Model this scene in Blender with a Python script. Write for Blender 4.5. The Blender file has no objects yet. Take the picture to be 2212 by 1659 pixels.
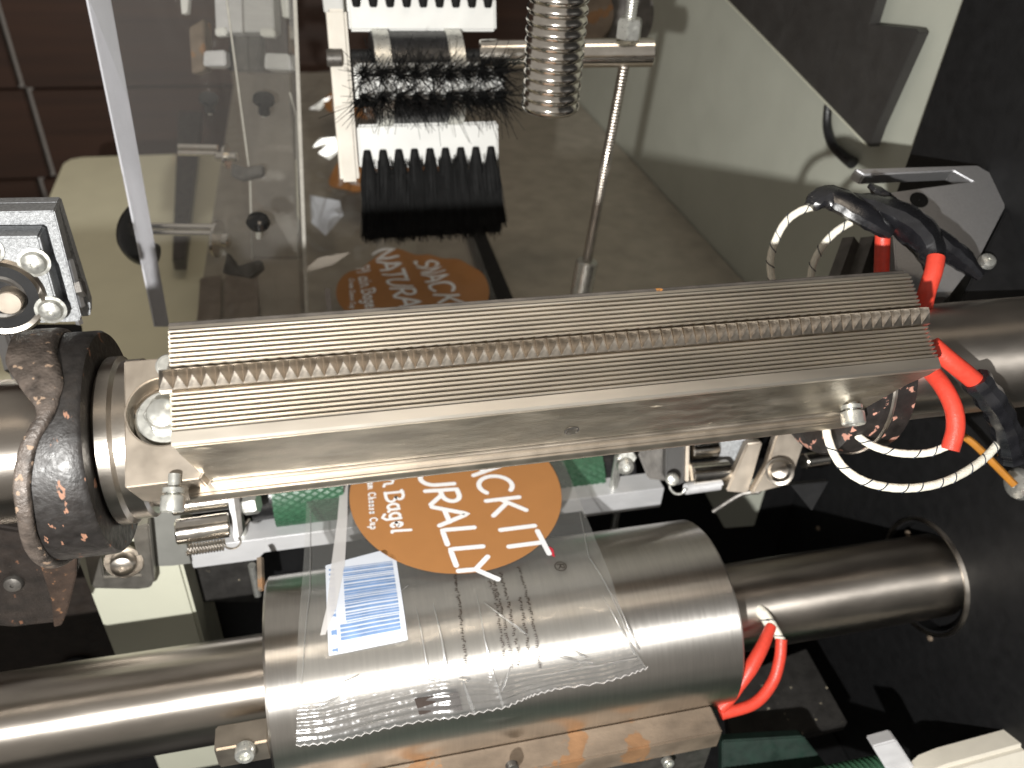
import bpy, bmesh, math, random
import numpy as np
from mathutils import Matrix, Vector
from mathutils import noise as mnoise
from mathutils.geometry import tessellate_polygon
random.seed(4)
rng = np.random.default_rng(4)
sc = bpy.context.scene
COL = sc.collection
K = 0.01                                   # all measures below are in centimetres; the scene is in metres

# ------------------------------------------------------------------ camera
F, CX, CY = 1750., 1106., 829.5            # focal length and centre of the photograph (2212 px wide)
_D = np.array([-150., 2405., 1750.]); _D /= np.linalg.norm(_D)
_X = np.array([8150., -765., 1750.]); _X -= _X @ _D * _D; _X /= np.linalg.norm(_X)
_Z = -_D; _Y = np.cross(_Z, _X)
A = np.array([_X, _Y, _Z])                 # world axes: X along the crimper shafts, Y upstream, Z up
CAM = -A @ np.array([0, .47, 21.5])        # the world origin lies on the upper crimper shaft
cd = bpy.data.cameras.new('camera'); cam = bpy.data.objects.new('camera', cd); COL.objects.link(cam)
m = Matrix.Identity(4)
for i in range(3):
    m[i][0], m[i][1], m[i][2], m[i][3] = A[i, 0], -A[i, 1], -A[i, 2], CAM[i] * K
cam.matrix_world = m
cd.sensor_width = 36; cd.lens = F / 2212 * 36; cd.clip_start = .005; cd.clip_end = 20
cd.dof.use_dof = True; cd.dof.focus_distance = .20; cd.dof.aperture_fstop = 18
sc.camera = cam

# ------------------------------------------------------------------ light: dim warm room and the camera's flash
w = bpy.data.worlds.new('World'); sc.world = w; w.use_nodes = True
w.node_tree.nodes['Background'].inputs[0].default_value = (1, .93, .84, 1)
w.node_tree.nodes['Background'].inputs[1].default_value = .33
def lamp(name, kind, loc, energy, color, size, target):
    l = bpy.data.lights.new(name, kind); o = bpy.data.objects.new(name, l); COL.objects.link(o)
    l.energy = energy; l.color = color
    if kind == 'AREA': l.shape = 'DISK'; l.size = size
    o.location = Vector(loc) * K
    o.rotation_euler = (Vector(target) - Vector(loc)).to_track_quat('-Z', 'Y').to_euler()
    return o
FLASH = CAM + A @ np.array([-6.0, 8.4, -10.])
lamp('flash', 'AREA', FLASH, 3.0, (1, .985, .95), .008, tuple(CAM + A @ np.array([2., -1., 30.])))
lamp('room_light', 'AREA', (30, -30, 190), 3.5, (1, .84, .66), .5, (0, 5, 0))
sc.view_settings.view_transform = 'Standard'; sc.view_settings.look = 'None'
sc.view_settings.exposure = 0.0; sc.view_settings.gamma = 1

# ------------------------------------------------------------------ measuring helpers (photograph point -> place in the machine)
def ray(px, py): return A @ np.array([(px - CX) / F, (py - CY) / F, 1.])
def at(px, py, z): return CAM + ray(px, py) * z
def onX(px, py, x): r = ray(px, py); return CAM + r * (x - CAM[0]) / r[0]
def onY(px, py, y): r = ray(px, py); return CAM + r * (y - CAM[1]) / r[1]
def onZ(px, py, z): r = ray(px, py); return CAM + r * (z - CAM[2]) / r[2]
def onN(px, py, p0, n): r = ray(px, py); return CAM + r * ((np.asarray(p0) - CAM) @ n) / (r @ n)
def unit(v): v = np.asarray(v, float); return v / np.linalg.norm(v)

# ------------------------------------------------------------------ materials
def mat(name, col, metal=0., rough=.5, var=.12, scale=3., streak=(1, 1, 1), bump=.0, bscale=40., rvar=.1,
        chips=None, chip_t=.6, chip_s=4., chip_streak=(1, 1, 1), coat=0., spec=.5, aniso=0., alpha=None):
    M = bpy.data.materials.new(name); M.use_nodes = True
    nt = M.node_tree; N = nt.nodes; L = nt.links; P = N['Principled BSDF']
    tc = N.new('ShaderNodeTexCoord')
    def noise(s, st=(1, 1, 1), det=4.):
        mp = N.new('ShaderNodeMapping'); L.new(tc.outputs['Object'], mp.inputs[0])
        mp.inputs['Scale'].default_value = [s * 100 * k for k in st]
        nz = N.new('ShaderNodeTexNoise'); nz.inputs['Scale'].default_value = 1; nz.inputs['Detail'].default_value = det
        L.new(mp.outputs[0], nz.inputs['Vector']); return nz.outputs['Fac']
    def ramp(src, c0, c1, a=.3, b=.7):
        r = N.new('ShaderNodeValToRGB'); L.new(src, r.inputs[0])
        r.color_ramp.elements[0].position = a; r.color_ramp.elements[1].position = b
        r.color_ramp.elements[0].color = (*c0, 1); r.color_ramp.elements[1].color = (*c1, 1); return r.outputs[0]
    c = np.array(col, float)
    n1 = noise(scale, streak)
    colo = ramp(n1, c * (1 - var), np.minimum(c * (1 + var), 1))
    ro = ramp(noise(scale * 1.7, streak), [max(rough - rvar, .02)] * 3, [min(rough + rvar, 1)] * 3)
    mt = None
    if chips is not None:
        t = ramp(noise(chip_s, chip_streak, 6.), (0, 0, 0), (1, 1, 1), chip_t, chip_t + .02)
        chipc = ramp(noise(chip_s * 2), np.array(chips) * .75, np.array(chips) * 1.2)
        mx = N.new('ShaderNodeMix'); mx.data_type = 'RGBA'
        L.new(t, mx.inputs['Factor']); L.new(colo, mx.inputs['A']); L.new(chipc, mx.inputs['B'])
        colo = mx.outputs['Result']
        rm = N.new('ShaderNodeMix'); rm.data_type = 'FLOAT'
        L.new(t, rm.inputs['Factor']); L.new(ro, rm.inputs['A']); rm.inputs['B'].default_value = .7
        ro = rm.outputs['Result']
    L.new(colo, P.inputs['Base Color']); L.new(ro, P.inputs['Roughness'])
    P.inputs['Metallic'].default_value = metal; P.inputs['Specular IOR Level'].default_value = spec
    P.inputs['Coat Weight'].default_value = coat
    if aniso:                               # turned parts: fine grooves run round the X axis
        P.inputs['Anisotropic'].default_value = aniso; P.inputs['Anisotropic Rotation'].default_value = .25
        tg = N.new('ShaderNodeTangent'); tg.direction_type = 'RADIAL'; tg.axis = 'X'; L.new(tg.outputs[0], P.inputs['Tangent'])
    if bump:
        b = N.new('ShaderNodeBump'); b.inputs['Strength'].default_value = bump; b.inputs['Distance'].default_value = .0004
        L.new(noise(bscale, streak), b.inputs['Height']); L.new(b.outputs[0], P.inputs['Normal'])
    return M
def clear(name, tint, gloss=.06, haze=.05, rough=.05, hcol=(.8, .8, .82), bump=0., bscale=1.):
    """thin clear plastic: lets the view through, mirrors at grazing angles, carries a little haze"""
    M = bpy.data.materials.new(name); M.use_nodes = True
    nt = M.node_tree; N = nt.nodes; L = nt.links; N.remove(N['Principled BSDF']); out = N['Material Output']
    tr = N.new('ShaderNodeBsdfTransparent'); tr.inputs[0].default_value = (*tint, 1)
    gl = N.new('ShaderNodeBsdfGlossy'); gl.inputs['Roughness'].default_value = rough
    df = N.new('ShaderNodeBsdfDiffuse'); df.inputs[0].default_value = (*hcol, 1)
    fr = N.new('ShaderNodeLayerWeight'); fr.inputs['Blend'].default_value = .25
    ad = N.new('ShaderNodeMath'); ad.operation = 'MULTIPLY_ADD'; L.new(fr.outputs['Fresnel'], ad.inputs[0])
    ad.inputs[1].default_value = .5; ad.inputs[2].default_value = gloss
    m1 = N.new('ShaderNodeMixShader'); m1.inputs[0].default_value = haze; L.new(tr.outputs[0], m1.inputs[1]); L.new(df.outputs[0], m1.inputs[2])
    m2 = N.new('ShaderNodeMixShader'); L.new(ad.outputs[0], m2.inputs[0]); L.new(m1.outputs[0], m2.inputs[1]); L.new(gl.outputs[0], m2.inputs[2])
    if bump:
        tc = N.new('ShaderNodeTexCoord'); nz = N.new('ShaderNodeTexNoise'); nz.inputs['Scale'].default_value = bscale * 100
        L.new(tc.outputs['Object'], nz.inputs['Vector'])
        b = N.new('ShaderNodeBump'); b.inputs['Strength'].default_value = bump; b.inputs['Distance'].default_value = .002
        L.new(nz.outputs[0], b.inputs['Height']); L.new(b.outputs[0], gl.inputs['Normal'])
    L.new(m2.outputs[0], out.inputs[0]); return M

STEEL = mat('turned_steel', (.50, .46, .41), 1, .36, .16, 1.2, (.5, 1, 1), .04, 30, .08, aniso=.7)
SHAFT = mat('worn_shaft_steel', (.52, .475, .425), 1, .37, .20, .8, (.35, 1, 1), .02, 22, .05, aniso=.9)
DRUM = mat('brushed_drum_steel', (.70, .67, .63), 1, .35, .05, 2.5, (5, .3, .3), .0, 18, .02, aniso=.93)
JAWM = mat('crimp_face_steel', (.66, .61, .535), 1, .43, .10, 1.0, (.3, 2, 2), .0, 40, .02)
JAWS = mat('scuffed_jaw_side_steel', (.46, .415, .35), 1, .42, .22, 1.6, (.5, 1, 1.4), .2, 26, .12, chips=(.62, .55, .44), chip_t=.70, chip_s=4., chip_streak=(.4, 1.4, 1))
BLADE = mat('knife_steel', (.50, .45, .39), 1, .38, .2, 3, (1, 1, 1), .12, 30)
PLATE = mat('satin_plate_steel', (.46, .405, .34), 1, .46, .10, 1.2, (1, 1, 1), .04, 60, .05)
ZINC = mat('zinc_plated_steel', (.60, .60, .56), .8, .34, .12, 4, (1, 1, 1), .05, 20, .1)
CHROME = mat('chrome', (.72, .68, .62), 1, .16, .08, 2, (1, 1, 1), 0, 10, .05)
ALU = mat('milled_aluminium', (.50, .50, .51), .9, .42, .05, 12, (1, 1, 1), .05, 60, .05)
ALUM = mat('matt_aluminium', (.60, .60, .61), .3, .5, .06, 3, (.3, 1, 1), .05, 40)
CAST = mat('cast_aluminium', (.36, .37, .38), .45, .5, .3, 14, (1, 1, 1), .7, 34, .12)
BLKP = mat('chipped_black_paint', (.014, .012, .011), 0, .45, .4, 3, (1, 1, 1), .25, 12, .12, chips=(.24, .12, .075), chip_t=.655, chip_s=5.5, chip_streak=(1, .4, .4))
WORN = mat('worn_brown_black_paint', (.070, .056, .047), .2, .5, .6, 3.4, (1, 1, 1), .6, 14, .14, chips=(.24, .17, .12), chip_t=.62, chip_s=4.0)
BLKS = mat('black_paint_pink_chips', (.018, .015, .014), 0, .4, .4, 3, (1, 1, 1), .2, 12, .1, chips=(.40, .20, .15), chip_t=.60, chip_s=3.0)
BLACK = mat('black_painted_steel', (.0085, .0085, .009), 0, .5, .2, 2, (1, 1, 1), .04, 10, .05, spec=.3)
DARKS = mat('dark_grey_steel', (.10, .093, .085), .6, .45, .3, 2, (1, 1, 1), .15, 14)
DARKP = mat('dark_grey_paint', (.036, .034, .032), 0, .5, .12, 1, (1, 1, 1), .1, 20)
SPECK = mat('crumb_speckled_plate', (.030, .028, .026), .2, .55, .3, 2, (1, 1, 1), .1, 12, .1, chips=(.42, .36, .26), chip_t=.69, chip_s=3.2)
CREAM = mat('cream_paint', (.53, .53, .43), 0, .45, .03, .4, (1, 1, 1), .04, 30)
GCREAM = mat('grey_cream_paint', (.44, .45, .385), 0, .45, .04, .4, (1, 1, 1), .04, 30)
DECK = mat('brown_grey_deck', (.38, .345, .285), .15, .42, .12, .8, (1, 1, 1), .05, 20, .1)
RUST = mat('rusty_brown_steel', (.20, .155, .115), .35, .55, .3, 1.2, (.6, 1, 1), .3, 12, .1, chips=(.27, .15, .075), chip_t=.60, chip_s=.8)
RUSTB = mat('black_paint_over_rust', (.016, .012, .010), 0, .5, .5, 2, (1, 1, 1), .3, 10, .1, chips=(.12, .055, .03), chip_t=.64, chip_s=2.5)
WHITEP = mat('white_plastic', (.66, .66, .635), 0, .4, .03, 1, (1, 1, 1), .02, 20)
IVORY = mat('ivory_plastic', (.56, .52, .45), 0, .45, .06, 1, (1, 1, 1), .02, 20)
BRIST = mat('black_bristle', (.008, .008, .008), 0, .75, .2, 2, spec=.2)
RUBBER = mat('black_rubber', (.012, .012, .013), 0, .35, .3, 3, (1, 1, 1), .2, 8)
KNOB = mat('black_knob_plastic', (.008, .008, .008), 0, .14, .2, 3)
TAPE = mat('black_vinyl_tape', (.010, .010, .012), 0, .24, .3, 3, (1, 1, 1), .3, 2.2, .06, spec=.8)
RED = mat('red_silicone_sleeve', (.62, .055, .032), 0, .42, .10, 6, (1, 1, 1), .25, 24, .08)
BRAID = mat('white_braided_sleeve', (.80, .76, .65), 0, .8, .06, 9, (1, 1, 1), .7, 22)
TRACER = mat('dark_tracer_thread', (.03, .035, .05), 0, .7, .2, 4)
ORANGE = mat('orange_wire', (.42, .17, .02), 0, .4, .1, 3)
GREEN = mat('green_roller_rubber', (.036, .10, .055), 0, .45, .2, 5, (1, 1, 1), .2, 20)
WOOD = mat('dark_brown_board', (.048, .020, .010), 0, .5, .3, .12, (.3, 1, 6), .1, 3)
GAP = mat('pale_grout', (.50, .46, .42), 0, .8, .1)
INK = mat('brown_ink', (.41, .185, .062), 0, .42, .03, 1)
WINK = mat('white_ink', (.86, .86, .86), 0, .4, .02, 1)
DINK = mat('dark_ink', (.028, .017, .012), 0, .5, .1, 1)
LABEL = mat('white_label', (.60, .63, .69), 0, .5, .02, 1)
BLUE = mat('blue_ink', (.17, .27, .47), 0, .5, .2, 2)
REDINK = mat('red_ink', (.55, .03, .05), 0, .45, .05, 1)
FILM = clear('clear_film', (.965, .96, .95), .045, .085, .12, (.75, .75, .72), .55, .55)
SEAM = clear('film_seam', (.8, .8, .8), .06, .55, .2, (.85, .82, .80))
SEALM = clear('crimped_film', (.88, .88, .88), .10, .08, .20, (.8, .8, .8), .3, 2)
PLEXI = clear('clear_acrylic', (.93, .93, .92), .01, .035, .04, (.8, .78, .76))
PLEXE = mat('frosted_acrylic_edge', (.50, .50, .53), 0, .6, .12, .6, (1, 1, .2), .2, 10, spec=.1)

# ------------------------------------------------------------------ shape helpers: each gives (points, faces)
def box(x0, x1, y0, y1, z0, z1):
    V = [(x, y, z) for x in (x0, x1) for y in (y0, y1) for z in (z0, z1)]
    return np.array(V, float), [(0, 1, 3, 2), (4, 6, 7, 5), (0, 4, 5, 1), (2, 3, 7, 6), (0, 2, 6, 4), (1, 5, 7, 3)]
def hull8(front, back):
    V = np.array(list(front) + list(back), float); n = len(front)
    return V, [tuple(range(n)), tuple(range(2 * n - 1, n - 1, -1))] + [(i, i + n, (i + 1) % n + n, (i + 1) % n) for i in range(n)]
def lathe(prof, seg=32, a0=0., cap=True):
    V, Fc = [], []; n = len(prof)
    for k in range(seg):
        a = a0 + 2 * math.pi * k / seg
        V += [(r * math.cos(a), r * math.sin(a), z) for r, z in prof]
    for k in range(seg):
        k2 = (k + 1) % seg
        for i in range(n - 1): Fc.append((k * n + i, k2 * n + i, k2 * n + i + 1, k * n + i + 1))
    if cap:
        Fc.append(tuple(k * n for k in range(seg))[::-1]); Fc.append(tuple(k * n + n - 1 for k in range(seg)))
    return np.array(V, float), Fc
def frame(S, o, ez, ex=None):
    """place a local shape at o with local z along ez"""
    V, Fc = S; ez = unit(ez)
    if ex is None: ex = (1, 0, 0) if abs(ez[0]) < .9 else (0, 1, 0)
    ex = np.asarray(ex, float); ex = unit(ex - ez * (ex @ ez)); ey = np.cross(ez, ex)
    return np.asarray(o) + V[:, :1] * ex + V[:, 1:2] * ey + V[:, 2:3] * ez, Fc
def cyl(p0, p1, r, seg=28, r2=None, ch=0.):
    p0 = np.asarray(p0, float); p1 = np.asarray(p1, float); h = np.linalg.norm(p1 - p0); r2 = r if r2 is None else r2
    prof = [(r, 0), (r2, h)] if not ch else [(r - ch, 0), (r, ch), (r2, h - ch), (r2 - ch, h)]
    return frame(lathe(prof, seg), p0, p1 - p0)
def spline(pts, n=40):
    P = np.array(pts, float); P = np.vstack([2 * P[0] - P[1], P, 2 * P[-1] - P[-2]]); out = []
    for t in np.linspace(0, len(pts) - 1 - 1e-6, n):
        i = int(t); u = t - i; p0, p1, p2, p3 = P[i:i + 4]
        out.append(.5 * (2 * p1 + (p2 - p0) * u + (2 * p0 - 5 * p1 + 4 * p2 - p3) * u * u + (3 * p1 - p0 - 3 * p2 + p3) * u ** 3))
    return np.array(out)
def tube(path, r, seg=10, close=False, flat=None):
    P = np.array(path, float); n = len(P); R = np.broadcast_to(np.asarray(r, float), (n,)); V, Fc = [], []
    T = np.gradient(P, axis=0)
    up = np.array([.31, .2, .93])
    for i in range(n):
        t = unit(T[i]); up = unit(up - t * (up @ t)); b = np.cross(t, up)
        for k in range(seg):
            a = 2 * math.pi * k / seg; s = 1. if flat is None else flat
            V.append(P[i] + R[i] * (math.cos(a) * up * s + math.sin(a) * b))
    for i in range(n - 1 if not close else n):
        j = (i + 1) % n
        for k in range(seg): k2 = (k + 1) % seg; Fc.append((i * seg + k, i * seg + k2, j * seg + k2, j * seg + k))
    if not close: Fc += [tuple(range(seg))[::-1], tuple((n - 1) * seg + k for k in range(seg))]
    return np.array(V), Fc
def prism(outline, z0, z1, holes=()):
    loops = [[Vector((x, y, 0)) for x, y in lp] for lp in (outline, *holes)]
    tris = tessellate_polygon(loops); flat = [v for lp in loops for v in lp]; n = len(flat)
    V = [(v.x, v.y, z0) for v in flat] + [(v.x, v.y, z1) for v in flat]
    Fc = [tuple(t) for t in tris] + [tuple(i + n for i in t[::-1]) for t in tris]; s = 0
    for lp in loops:
        k = len(lp); Fc += [(s + i, s + (i + 1) % k, s + (i + 1) % k + n, s + i + n) for i in range(k)]; s += k
    return np.array(V, float), Fc
def rrect(x0, x1, y0, y1, r, n=5):
    out = []
    for cx, cy, a in ((x1 - r, y1 - r, 0), (x0 + r, y1 - r, 90), (x0 + r, y0 + r, 180), (x1 - r, y0 + r, 270)):
        out += [(cx + r * math.cos(math.radians(a + 90 * i / n)), cy + r * math.sin(math.radians(a + 90 * i / n))) for i in range(n + 1)]
    return out
def circle(cx, cy, r, n=24, ry=None): return [(cx + r * math.cos(2 * math.pi * i / n), cy + (ry or r) * math.sin(2 * math.pi * i / n)) for i in range(n)]
def grid(fn, nu, nv):
    V = [fn(i / nu, j / nv) for i in range(nu + 1) for j in range(nv + 1)]
    return np.array(V, float), [(i * (nv + 1) + j, (i + 1) * (nv + 1) + j, (i + 1) * (nv + 1) + j + 1, i * (nv + 1) + j + 1) for i in range(nu) for j in range(nv)]
def helix(p0, p1, R, turns, r, n=14, seg=6):
    p0 = np.asarray(p0, float); ax = np.asarray(p1, float) - p0; ez = unit(ax); ex = unit(np.cross(ez, (.3, .5, .8))); ey = np.cross(ez, ex)
    T = np.linspace(0, 1, int(turns * n) + 1)
    return tube([p0 + ax * t + R * (math.cos(2 * math.pi * turns * t) * ex + math.sin(2 * math.pi * turns * t) * ey) for t in T], r, seg)
def thread(p0, p1, r, pitch, d=.05, seg=24):
    h = np.linalg.norm(np.asarray(p1) - np.asarray(p0)); n = int(h / pitch); pr = []
    for i in range(n): z = i * pitch; pr += [(r - d, z), (r - d * .15, z + pitch * .3), (r, z + pitch * .5), (r - d * .15, z + pitch * .7)]
    pr.append((r - d, n * pitch))
    return frame(lathe(pr, seg), p0, np.asarray(p1) - np.asarray(p0))

# ------------------------------------------------------------------ object helpers
WLOC = {}
def thing(name, label, cat, loc, group=None, kind=None):
    o = bpy.data.objects.new(name, None); COL.objects.link(o); o.empty_display_size = .005
    loc = np.asarray(loc, float); o.location = Vector(loc * K); WLOC[o] = loc
    o['label'] = label; o['category'] = cat
    if group: o['group'] = group
    return o
def obj(name, shapes, material, parent=None, bevel=0., smooth=32, label=None, seg=2):
    if isinstance(shapes, tuple): shapes = [shapes]
    V = np.vstack([s[0] for s in shapes]); Fc = []; b = 0
    for v, f in shapes: Fc += [tuple(i + b for i in q) for q in f]; b += len(v)
    c = (V.min(0) + V.max(0)) / 2
    me = bpy.data.meshes.new(name); me.from_pydata([tuple(p) for p in (V - c) * K], [], Fc)
    bm = bmesh.new(); bm.from_mesh(me); bmesh.ops.recalc_face_normals(bm, faces=bm.faces)
    if bevel:
        E = [e for e in bm.edges if len(e.link_faces) == 2 and e.calc_face_angle() > math.radians(30)]
        bmesh.ops.bevel(bm, geom=E, offset=bevel * K, segments=seg, affect='EDGES', clamp_overlap=True)
    bm.to_mesh(me); bm.free()
    me.materials.append(material)
    if smooth: me.shade_smooth(); me.set_sharp_from_angle(angle=math.radians(smooth))
    o = bpy.data.objects.new(name, me); COL.objects.link(o); WLOC[o] = c
    if parent is not None: o.parent = parent; o.location = Vector((c - WLOC[parent]) * K)
    else: o.location = Vector(c * K)
    if label: o['label'] = label
    return o
def single(name, shapes, material, label, cat, group=None, **kw):
    o = obj(name, shapes, material, None, **kw); o['label'] = label; o['category'] = cat
    if group: o['group'] = group
    return o
def struct(name, shapes, material, **kw):
    o = obj(name, shapes, material, None, **kw); o['kind'] = 'structure'; return o
def dup(o, pos, parent):
    c = o.copy(); COL.objects.link(c); c.parent = parent; WLOC[c] = np.asarray(pos, float)
    c.location = Vector((WLOC[c] - WLOC[parent]) * K); return c
def hexhead(o, n, r, h, dome=.0):
    prof = [(r, 0), (r, h * .8), (r * .86, h)]
    S = [frame(lathe(prof, 6), o, n)]
    if dome: S.append(frame(lathe([(r * .84, h * .9), (r * .7, h + dome * .6), (r * .35, h + dome), (.01, h + dome * 1.05)], 20), o, n))
    return S
def sockethead(o, n, r, h):
    return frame(lathe([(r, 0), (r, h * .85), (r * .9, h), (r * .55, h), (r * .5, h * .5), (.01, h * .45)], 24, cap=False), o, n)
def panhead(o, n, r, h):
    return frame(lathe([(r, 0), (r, h * .3), (r * .85, h * .75), (r * .45, h), (r * .2, h), (r * .16, h * .7), (.01, h * .7)], 22, cap=False), o, n)

# ================================================================== the machine frame and the room behind
DZ = -9.5                                                # level of the machine deck
struct('floor', box(-160, 160, -80, 200, -101, -100), WOOD, smooth=0)
struct('machine_bed', box(-30, 17.4, -30, 10, -24, -23), BLACK)
struct('front_apron', box(-30, 17.4, 8.9, 9.55, -22.9, -9.6), BLACK)
deck = struct('deck', box(-11.2, 19.4, 9.6, 66, DZ - .5, DZ), DECK)
wall_right = single('frame_wall', box(19.5, 20.5, 9.8, 75, -24, 40), GCREAM, 'grey cream painted side wall of the machine behind the threaded rods', 'machine panel')

# dark brown boarded wall far behind, pale joints between the boards
ww = struct('wall', box(-140, 60, 84.6, 86, -100, 60), GAP, smooth=0)
def plank(x0, x1, z0, z1):
    return obj('plank', box(x0, x1, 83.2, 84.6, z0, z1), WOOD, ww, bevel=.12)
p = [onY(*q, 83.2) for q in ((10, 55), (35, 170), (67, 205), (107, 380), (85, 388), (112, 490))]
rows = [(p[1][2] - 1, 24), ((p[3][2] + p[4][2]) / 2, p[1][2] - 1.25), (p[5][2] - 9, (p[3][2] + p[4][2]) / 2 - .25), (p[5][2] - 40, p[5][2] - 9.25)]
for i, (z0, z1) in enumerate(rows):
    xc = [(p[0][0] + p[1][0]) / 2, (p[2][0] + p[3][0]) / 2, (p[4][0] + p[5][0]) / 2, (p[4][0] + p[5][0]) / 2 + 12][i]
    edges = [xc + 34 * k for k in range(-2, 6)]
    for k in range(len(edges) - 1): plank(edges[k] + .35, edges[k + 1] - .35, z0, z1)
plank(-140, 60, 24.25, 60)

# cream deck plate on the left, with a rounded front corner
zc = -13.
c0, c1, c2 = onZ(82, 455, zc), onZ(150, 340, zc), onZ(330, 330, zc)
ol = [(c0[0] - 4, 9.0), (c0[0] + .3, c0[1]), (c1[0] - .3, c1[1] - 1.2), (c1[0] + .1, c1[1] - .3), (c1[0] + 1.0, c1[1] + .1), (c1[0] + 12.5, c1[1] + .2), (c1[0] + 12.5, 9.0)]
single('cream_table_plate', prism(ol, zc - .8, zc), mat('lightened_cream_paint', (.80, .76, .56), 0, .45, .03, .4), 'cream painted plate with a rounded corner beside the brown wall', 'plate', bevel=.15)  # lighter copy of the cream paint, making up for weaker flash here

# dark guard plate with a notch, along the right side panel
X0 = 18.6
G = lambda q: (lambda v: (v[1], v[2]))(onX(*q, X0))
go = [G(q) for q in ((1530, -40), (1878, 318), (1893, 275), (1984, 70), (1978, 62), (1940, 58), (1878, 52), (1900, -20), (1905, -40))]
gp = thing('guard_plate', 'dark grey notched guard plate with a slanting bright edge', 'guard plate', (X0, go[1][0], go[1][1]))
S = prism(go, 0, .5); S = (S[0][:, [2, 0, 1]] + (X0, 0, 0), S[1])
obj('plate', S, DARKP, gp, bevel=.03)
ed = [onX(*q, X0 - .03) for q in ((1530, -40), (1700, 135), (1872, 314))]
obj('bare_edge', tube(ed, .05, 6), CREAM, gp)
# black side plate of the machine, the shafts pass through it
side = thing('side_plate', 'black side plate that both crimper shafts run into', 'machine plate', (17.5, 0, -12))
sp = rrect(-30, 9.25, -24, 40, .5)
S = prism(sp, 17.5, 18.4, [circle(.5, -11.2, 2.12, 40)]); S = (S[0][:, [2, 0, 1]], S[1])
obj('plate', S, BLACK, side)
ring = frame(lathe([(2.12, -.55), (2.22, .12), (2.32, .14), (2.36, 0)], 56, cap=False), (17.5, .5, -11.2), (-1, 0, 0))
obj('hole_rim', ring, STEEL, side)
obj('hole_back', cyl((18.1, .5, -11.2), (18.3, .5, -11.2), 2.3, 40), BLACK, side)
for q in ((1768, 1141), (1962, 1152), (2010, 1378), (1900, 1590)):
    v = onX(*q, 17.5); obj('rivet', panhead(v, (-1, 0, 0), .13, .1), RUST, side)
v = onX(2205, 1045, 17.5)
obj('screw', [panhead(v, (-1, .0, .0), .55, .32)], ZINC, side)

# ================================================================== upper crimper
th = math.radians(55)
JN = np.array([0, -math.cos(th), math.sin(th)]); JE = np.array([0, math.sin(th), math.cos(th)])
def J(x, t, r): return np.array([x, 0, 0]) + JE * t + JN * r
def jf(S):
    V, Fc = S; return V[:, :1] * np.array([1., 0, 0]) + V[:, 1:2] * JE + V[:, 2:3] * JN, Fc
def Jp(px, py, r):
    v = onN(px, py, JN * r, JN); return v[0], v @ JE, r
up = thing('upper_crimper', 'upper heated crimper with ridged jaw, toothed knife and black cam collar', 'crimper', (0, 0, 0))
obj('shaft', cyl((-24, 0, 0), (18.2, 0, 0), 1.68, 56), SHAFT, up)
# cam collar: outer surface, with a wavy raised lip on its left edge
def lipx(a):
    return np.interp(math.degrees(a) % 360, [0, 60, 95, 112, 126, 140, 158, 180, 205, 235, 300, 360], [-11.2, -11.15, -10.95, -10.62, -10.48, -10.85, -11.08, -11.2, -11.3, -11.35, -11.3, -11.2])
R0 = 2.66
def collar(u, v):
    a = 2 * math.pi * u; xl = lipx(a)
    prof = [(1.6, xl), (2.3, xl), (2.5, xl + .06), (R0, xl + .16), (R0, xl + .3), (R0, -10.3), (R0, -9.86), (R0 - .06, -9.78), (1.6, -9.78)]
    r, x = prof[int(round(v * 8))]; return (x, r * math.cos(a), r * math.sin(a))
cc = obj('cam_collar', grid(collar, 72, 8), BLKP, up, smooth=40)
def lip(u, v):
    a = 2 * math.pi * u; b = 2 * math.pi * v; d = math.degrees(a) % 360
    wd = np.interp(d, [0, 60, 100, 114, 126, 142, 220, 300, 360], [.35, .5, .52, .40, .17, .16, .17, .25, .35])
    nz = mnoise.noise(Vector((math.cos(a) * 2.2, math.sin(a) * 2.2, v * 2.)))
    r = R0 + .02 + .13 * (abs(math.sin(b)) ** .5) * (1 if math.sin(b) > 0 else -1.4) + .06 * nz
    return (lipx(a) + .1 + wd * (abs(math.cos(b)) ** .7) * (1 if math.cos(b) > 0 else -1) + .06 * nz, r * math.cos(a), r * math.sin(a))
obj('cam_lip', grid(lip, 96, 14), WORN, cc, smooth=60)
obj('hub_flange', frame(lathe([(1.0, 0), (1.9, 0), (2.02, .08), (2.02, .34), (1.92, .42), (1.92, .8), (1.84, .86), (1.2, .86)], 56), (-9.78, 0, 0), (1, 0, 0)), STEEL, up)
# mounting block at the left end of the jaw
bx0, bx1 = -9.02, -7.1
blk = prism([(bx0, -1.72), (-7.52, -1.70), (-7.40, -1.5), (-7.40, 1.15), (bx0, 1.15)], .6, 2.2, [circle(-8.22, -.10, .77, 36)])
mb = obj('mount_block', jf(blk), PLATE, up, bevel=.03)
obj('counterbore', jf(cyl((-8.22, -.10, 1.2), (-8.22, -.10, 1.35), .80, 32)), DARKS, mb)
o3 = J(-8.22, -.16, 1.40)
obj('washer', frame(lathe([(.2, 0), (.71, 0), (.73, .3), (.70, .36), (.2, .36)], 28), o3, JN), ZINC, mb)
obj('washer', frame(lathe([(.2, .3), (.62, .3), (.63, .42), (.59, .48), (.36, .50)], 28), o3 + JN * .12, JN), ZINC, mb)
obj('bolt', hexhead(o3 + JN * .6, JN, .44, .26, .15), ZINC, mb, bevel=.02)
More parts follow.
